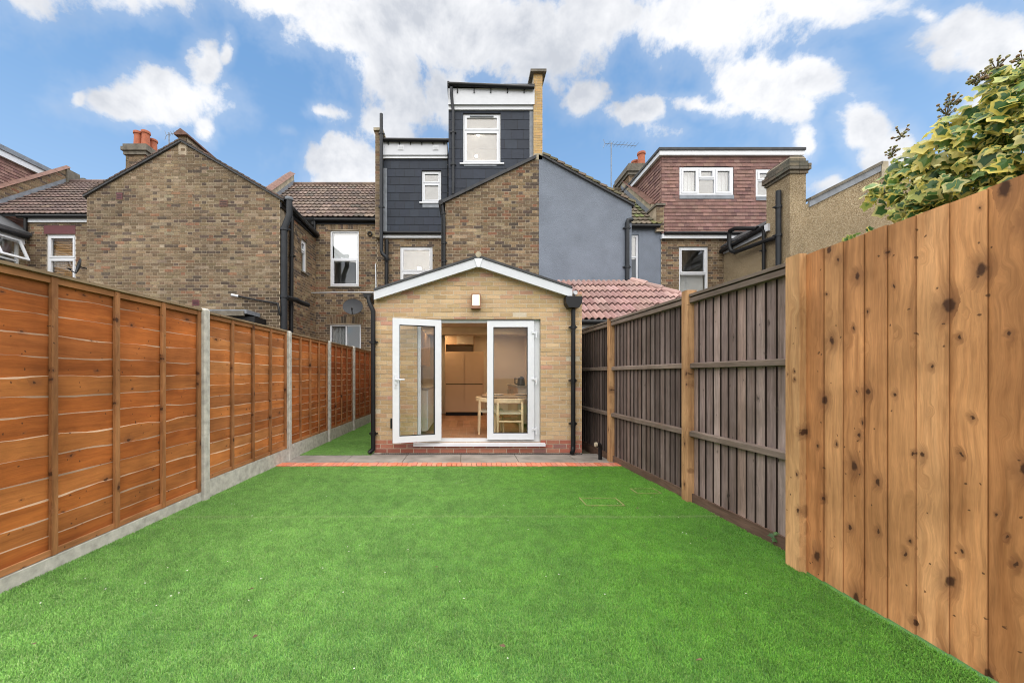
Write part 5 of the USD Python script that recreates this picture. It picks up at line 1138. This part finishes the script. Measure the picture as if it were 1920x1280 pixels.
# bare drain stub and brick plinth at the foot of the far bay
st = thing('drain_stub', 'short black pipe stub at the foot of the far dark fence bay', 'pipe', (2.12, 6.1, 0))
MB().tube([(2.12, 6.1, -.05), (2.12, 6.1, .20), (2.10, 6.06, .24), (2.04, 6.04, .25)], .03, 10).build('stub', M['black'], st, smooth=40)
MB().tube([(2.05, 6.045, .25), (2.02, 6.04, .25)], .036, 10).build('stub_end', M['stone'], st)
# new pale boards nearest the camera
nf = thing('board_fence', 'new pale orange close-board fence with dark knots at the right edge', 'fence', (2.31, 1.6, 0))
PALE = [(.53, .26, .112), (.49, .235, .10), (.57, .30, .14), (.45, .205, .082), (.55, .285, .128)]
fr = (A(2.285, 2.73, 0), A(0, -1, 0), A(0, 0, 1), A(-1, 0, 0))
MB().fbox(fr, 0, .115, -.1, 2.175, -.03, .018, (.50, .29, .14)).build('end_post', M['pale'], nf)
fr = (A(2.315, 2.61, 0), A(0, -1, 0), A(0, 0, 1), A(-1, 0, 0))
u = .0
while u < 2.9:
    w_ = R.normal(.132, .006); c = np.array(PALE[R.integers(5)]) * R.uniform(.9, 1.1); zt = 2.17 + R.normal(0, .007); tw = R.normal(0, .0015)
    B_ = lambda a, z, n: fr[0] + a * fr[1] + A(0, 0, z) + n * fr[3]
    m = MB(); u1_, nn = u + w_ - .008, .013 + tw
    m.add([B_(u - .010, .015, .002), B_(u1_, .015, nn), B_(u1_, zt, nn), B_(u - .010, zt, .002)], [(0, 1, 2, 3)], c)
    m.add([B_(u1_, .015, nn), B_(u1_ + .003, .015, nn - .004), B_(u1_ + .003, zt, nn - .004), B_(u1_, zt, nn)], [(0, 1, 2, 3)], c * .8)
    m.add([B_(u1_ + .003, .015, nn - .004), B_(u1_ + .004, .015, -.004), B_(u1_ + .004, zt, -.004), B_(u1_ + .003, zt, nn - .004)], [(0, 1, 2, 3)], (.19, .085, .03))
    m.add([B_(u - .010, zt, .002), B_(u1_ + .003, zt, nn), B_(u1_ + .003, zt, -.006), B_(u - .010, zt, -.006)], [(0, 1, 2, 3)], c * .9)
    m.build('board', M['pale'], nf)
    u += w_
for z in (.35, 1.1, 1.9): MB().fbox(fr, 0, 2.9, z - .04, z + .04, -.08, -.008, (.42, .24, .12)).build('rail', M['rail'], nf)

# ================================================================== TURF
proto_names = []
gi = UsdGeom.PointInstancer.Define(stage, '/World/grass')
tag(gi.GetPrim(), 'dense bright green artificial turf covering the garden', 'grass', kind='stuff')
TS = .40
for k in range(6):
    rg = np.random.default_rng(50 + k); nB = 8000
    bx, by = rg.uniform(-TS / 2, TS / 2, nB), rg.uniform(-TS / 2, TS / 2, nB)
    th = rg.uniform(0, 2 * math.pi, nB); ln_ = rg.uniform(.012, .023, nB); lean = rg.uniform(.35, 1.25, nB); wd_ = rg.uniform(.0018, .0034, nB)
    dx, dy = np.cos(th), np.sin(th); px_, py_ = -dy, dx
    tw = rg.uniform(-1, 1, nB)
    h1, o1 = ln_ * .6 * np.cos(lean * .5), ln_ * .6 * np.sin(lean * .5)
    h2, o2 = h1 + ln_ * .45 * np.cos(lean * 1.2), o1 + ln_ * .45 * np.sin(lean * 1.2)
    z0 = np.full(nB, -.004)
    V = np.stack([np.stack([bx - px_ * wd_ / 2, by - py_ * wd_ / 2, z0], 1), np.stack([bx + px_ * wd_ / 2, by + py_ * wd_ / 2, z0], 1),
                  np.stack([bx + dx * o1 - px_ * wd_ / 2, by + dy * o1 - py_ * wd_ / 2, h1], 1), np.stack([bx + dx * o1 + px_ * wd_ / 2, by + dy * o1 + py_ * wd_ / 2, h1], 1),
                  np.stack([bx + dx * o2, by + dy * o2, h2], 1)], 1)
    base = np.arange(nB)[:, None] * 5
    Fc = np.concatenate([base + np.array([0, 1, 3]), base + np.array([0, 3, 2]), base + np.array([2, 3, 4])])
    cols = np.array([(.128, .315, .040), (.105, .275, .031), (.165, .355, .058), (.215, .35, .092), (.078, .235, .026)])[rg.choice(5, nB, p=[.34, .26, .22, .08, .10])] * rg.uniform(.85, 1.15, (nB, 1))
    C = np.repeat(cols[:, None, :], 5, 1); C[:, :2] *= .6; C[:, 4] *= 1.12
    pth = f'/World/grass/turf_tile' + (f'_{k:03d}' if k else '')
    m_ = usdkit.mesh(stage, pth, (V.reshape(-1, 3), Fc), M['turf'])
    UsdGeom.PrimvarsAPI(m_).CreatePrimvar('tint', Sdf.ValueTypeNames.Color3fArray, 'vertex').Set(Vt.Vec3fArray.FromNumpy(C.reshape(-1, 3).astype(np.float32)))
    proto_names.append(pth)
gi.CreatePrototypesRel().SetTargets(proto_names)
pos, idx, ori = [], [], []
def tile_area(fx0, fx1, y0, y1, bumpy):
    y = y1 - TS / 2
    while y + TS / 2 > y0:
        a, b = fx0(y), fx1(y); xx = b - TS / 2; k_ = 0
        while xx + TS / 2 > a:
            pos.append((xx, y, (.022 * float(meshkit.fbm(np.array([xx * .9, y * .9, 3.0]), 3)) - .012) if bumpy else 0.0)); idx.append(R.integers(6))
            q_ = R.integers(4) * math.pi / 4; ori.append(Gf.Quath(math.cos(q_), 0, 0, math.sin(q_))); xx -= TS
        y -= TS
tile_area(lambda y: xl(y) + .04, lambda y: (2.30 if y < 2.7 else xr(y) - .03), .3, 5.615, True)
tile_area(lambda y: xl(y) + .05, lambda y: -1.60, 6.72, 11.2, False)
gi.CreatePositionsAttr([Gf.Vec3f(*map(float, p)) for p in pos]); gi.CreateProtoIndicesAttr(Vt.IntArray([int(i) for i in idx])); gi.CreateOrientationsAttr(Vt.QuathArray(ori))

cut = MB()      # outline of two covers cut into the turf
for cx_, cy_, hw, hd_ in ((2.06, 4.42, .14, .10), (1.42, 4.05, .20, .13)):
    for a_, b_, c_, d_ in ((-hw, hw, -hd_, -hd_ + .012), (-hw, hw, hd_ - .012, hd_), (-hw, -hw + .012, -hd_, hd_), (hw - .012, hw, -hd_, hd_)):
        cut.box(cx_ + a_, cx_ + b_, cy_ + c_, cy_ + d_, .003, .0125 + .002 * (c_ == -hd_))
tag(stage.GetPrimAtPath(cut.build('turf_seam', plain('turf_backing', (.20, .19, .07), .9, .35, 40))), kind='structure')
# specks and dry leaves lying on the turf
sp_ = MB()
for i in range(70):
    x_, y_ = R.uniform(-2.5, 2.1), R.uniform(1.7, 5.5); r_ = R.uniform(.003, .006)
    sp_.add(np.array([(x_ - r_, y_, .034), (x_ + r_, y_ - r_ * .6, .036), (x_ + r_ * .6, y_ + r_, .035), (x_, y_, .040)]), [(0, 1, 3), (1, 2, 3), (2, 0, 3)])
tag(stage.GetPrimAtPath(sp_.build('fallen_petals', M['speck'])), 'tiny white petals scattered over the green turf', 'petals', kind='stuff')
for px, py, wh in ((325, 1000, 'left of the middle, not far from the left fence'), (478, 1208, 'in the left foreground of the turf'), (470, 1116, 'a step behind the left foreground leaf'), (818, 1073, 'near the middle of the turf'),
                   (942, 1226, 'in front at the bottom centre of the turf'), (1310, 1253, 'at the bottom right of the turf near the pale fence'), (1195, 960, 'on the turf in front of the nearer orange post'), (300, 985, 'close against the gravel board on the left'),
                   (62, 1222, 'in the bottom left corner of the turf'), (1322, 1018, 'on the turf before the dark fence bay')):
    Y = F * H / (py - CY); x_ = (px - CX) * Y / F; a = R.uniform(0, 6.28); s_ = .017
    pts = [(1, 0, .004), (.3, .45, .012), (-.6, .35, .006), (-1, 0, .010), (-.5, -.4, .008), (.35, -.42, .004)]
    v = [(x_ + s_ * (p[0] * math.cos(a) - p[1] * math.sin(a)), Y + s_ * (p[0] * math.sin(a) + p[1] * math.cos(a)), .036 + p[2]) for p in pts] + [(x_, Y, .040)]
    lf_ = MB().add(v, [(6, q, (q + 1) % 6) for q in range(6)]).build('dry_leaf', M['dry_leaf'])
    tag(stage.GetPrimAtPath(lf_), 'small dry brown leaf lying ' + wh, 'leaf', 'dry leaves on the turf')

# ================================================================== PLANTS
def ivy_leaf(mb, p, nrm, up, s, yellow, rg):
    """A lobed ivy leaf: green heart, cream margin."""
    n_ = nrm / np.linalg.norm(nrm); v_ = up - (up @ n_) * n_; v_ /= np.linalg.norm(v_); u_ = np.cross(v_, n_)
    ang = np.radians([-90, -58, -30, -2, 24, 52, 90, 128, 156, 182, 210, 238]); rad = np.array([.25, .62, .80, .66, .92, .70, 1.15, .70, .92, .66, .80, .62]) * (1 + rg.normal(0, .06, 12))
    cup = rg.uniform(-.15, .40); fold = rg.uniform(.0, .45)
    rim = [p + s * (r * math.cos(a) * u_ + r * math.sin(a) * v_) + s * n_ * (-cup * r * r - fold * abs(math.cos(a)) * r + rg.normal(0, .03)) for a, r in zip(ang, rad)]
    kk = .30 if yellow > .8 else .66
    inn = [p + s * kk * (r * math.cos(a) * u_ + r * math.sin(a) * v_) + s * n_ * (-cup * r * r * kk * kk - fold * abs(math.cos(a)) * r * kk) for a, r in zip(ang, rad)]
    G = np.array([(.06, .14, .040), (.085, .18, .055), (.045, .10, .038), (.13, .23, .055)][rg.integers(4)]) * rg.uniform(.85, 1.2)
    Yc = np.array([(.60, .54, .15), (.66, .62, .26), (.46, .50, .13), (.68, .58, .12)][rg.integers(4)]) * rg.uniform(.8, 1.1)
    if yellow < .22: Yc = G * 1.25
    cg = G if yellow < .93 else Yc * .9
    f = [(12, q, (q + 1) % 12) for q in range(12)]
    mb.add(inn + [p], f, np.vstack([np.repeat([cg], 12, 0) * (1 + rg.normal(0, .08, (12, 1))), [cg * 1.15]]))
    f2 = [(q, (q + 1) % 12, 12 + (q + 1) % 12, 12 + q) for q in range(12)]
    mb.add(inn + rim, f2, np.vstack([np.repeat([cg * .35 + Yc * .65], 12, 0), np.repeat([Yc], 12, 0)]))
iv = thing('ivy_bush', 'tall variegated ivy with yellow edged leaves leaning over the pale fence', 'ivy', (2.75, 2.3, 0))
rg = np.random.default_rng(11)
cl = []       # clumps: picture position, depth, radius
for (px, py, Y, r) in ((1660, 372, 2.95, .13), (1700, 392, 2.85, .14), (1730, 340, 2.85, .20), (1640, 362, 3.0, .10), (1780, 350, 2.7, .22), (1760, 290, 2.75, .20), (1700, 315, 2.95, .14), (1810, 270, 2.65, .22),
                       (1850, 330, 2.55, .24), (1880, 240, 2.5, .20), (1910, 300, 2.45, .24), (1860, 195, 2.55, .14), (1900, 160, 2.5, .15), (1925, 220, 2.4, .2), (1800, 235, 2.75, .12), (1740, 395, 2.75, .14),
                       (1880, 150, 2.55, .08), (1960, 180, 2.35, .25), (1980, 260, 2.3, .25), (1900, 370, 2.45, .2), (1835, 385, 2.6, .16), (1945, 130, 2.4, .12), (1775, 240, 2.8, .08), (1600, 440, 3.05, .03), (1625, 432, 3.0, .03), (1580, 447, 3.1, .03)):
    cl.append((W(px, py, Y), r, py))
leaves = []
for c, r, py in cl:
    n_ = int(max(3, 2300 * r * r))
    for _ in range(n_):
        d = rg.normal(0, 1, 3); d /= np.linalg.norm(d)
        if d[1] > .6: d[1] *= -1
        rr = r * rg.uniform(.55, 1.08); p = c + d * rr * A(1, 1, .85)
        nrm = d * .8 + A(-.2, -.45, .55) + rg.normal(0, .55, 3)
        up = A(0, 0, -1) + rg.normal(0, .5, 3)
        leaves.append((p, nrm, up, (rg.uniform(.034, .076) if rg.random() < .5 else rg.uniform(.016, .036)) if r > .05 else .03, rg.uniform(.25, 1) if rr > .8 * r else rg.uniform(0, .7)))
leaves.sort(key=lambda q: q[3] / q[0][1], reverse=True)
fo = MB()
for i, (p, nrm, up, s, y) in enumerate(leaves):
    if p[0] < 2.36 and p[2] < 2.25: p = p.copy(); p[0] = 2.40
    if i < 300:
        m = MB(); ivy_leaf(m, p, nrm, up, s, y, rg); m.build('leaf', M['ivy'], iv)
    else: ivy_leaf(fo, p, nrm, up, s, y, rg)
fo.build('foliage', M['ivy'], iv, kind='stuff')
BR = plain('bark', (.11, .085, .06), .9, .3, 30, .4)
for a, b, c, r in ((W(1835, 430, 2.6), W(1838, 300, 2.6), W(1850, 210, 2.6), .012), (W(1760, 420, 2.8), W(1770, 340, 2.8), W(1778, 230, 2.8), .010), (W(1900, 400, 2.45), W(1890, 250, 2.5), W(1905, 150, 2.5), .012), (W(1700, 430, 2.9), W(1690, 370, 2.9), W(1650, 360, 2.95), .009)):
    a = a.copy(); MB().tube([A(a[0] + .05, a[1], .0), a, b, c], [r * 1.6, r * 1.2, r, r * .5], 8).build('stem', BR, iv)
for px, py, Y, s in ((1775, 205, 2.8, .075), (1783, 188, 2.8, .055), (1690, 248, 2.95, .06), (1672, 285, 2.98, .045), (1845, 140, 2.55, .06), (1868, 122, 2.55, .055), (1828, 150, 2.6, .04), (1918, 108, 2.45, .05)):
    m = MB(); c = W(px, py, Y)
    for _ in range(20):
        d = rg.normal(0, 1, 3); d /= np.linalg.norm(d); q = c + d * s * rg.uniform(.5, 1)
        o = trimesh.creation.icosphere(1, rg.uniform(.006, .010)); o.apply_translation(q); m.tri(o, np.array([(.24, .25, .10), (.30, .20, .11), (.38, .34, .18)][rg.integers(3)]))
        m.tube([c - A(0, 0, s * .6), q], .0025, 4, (.14, .12, .06))
    m.build('flower_head', M['ivy'], iv)
sw_ = thing('seedling', 'small green leafy weed at the foot of the dark fence bay', 'plant', W(1455, 1012, 3.05))
for (px, py) in ((1447, 1003), (1456, 998), (1462, 1006), (1453, 1010), (1470, 1008)):
    m = MB(); ivy_leaf(m, W(px, py, 3.02), A(-.4, -.5, .8) + rg.normal(0, .2, 3), A(0, 0, -1.) + rg.normal(0, .6, 3), .026, .1, rg); m.build('leaf', M['ivy'], sw_)
MB().tube([A(2.40, 3.03, .01), W(1455, 1005, 3.04)], .003, 5, (.08, .14, .04)).build('stem', M['ivy'], sw_)
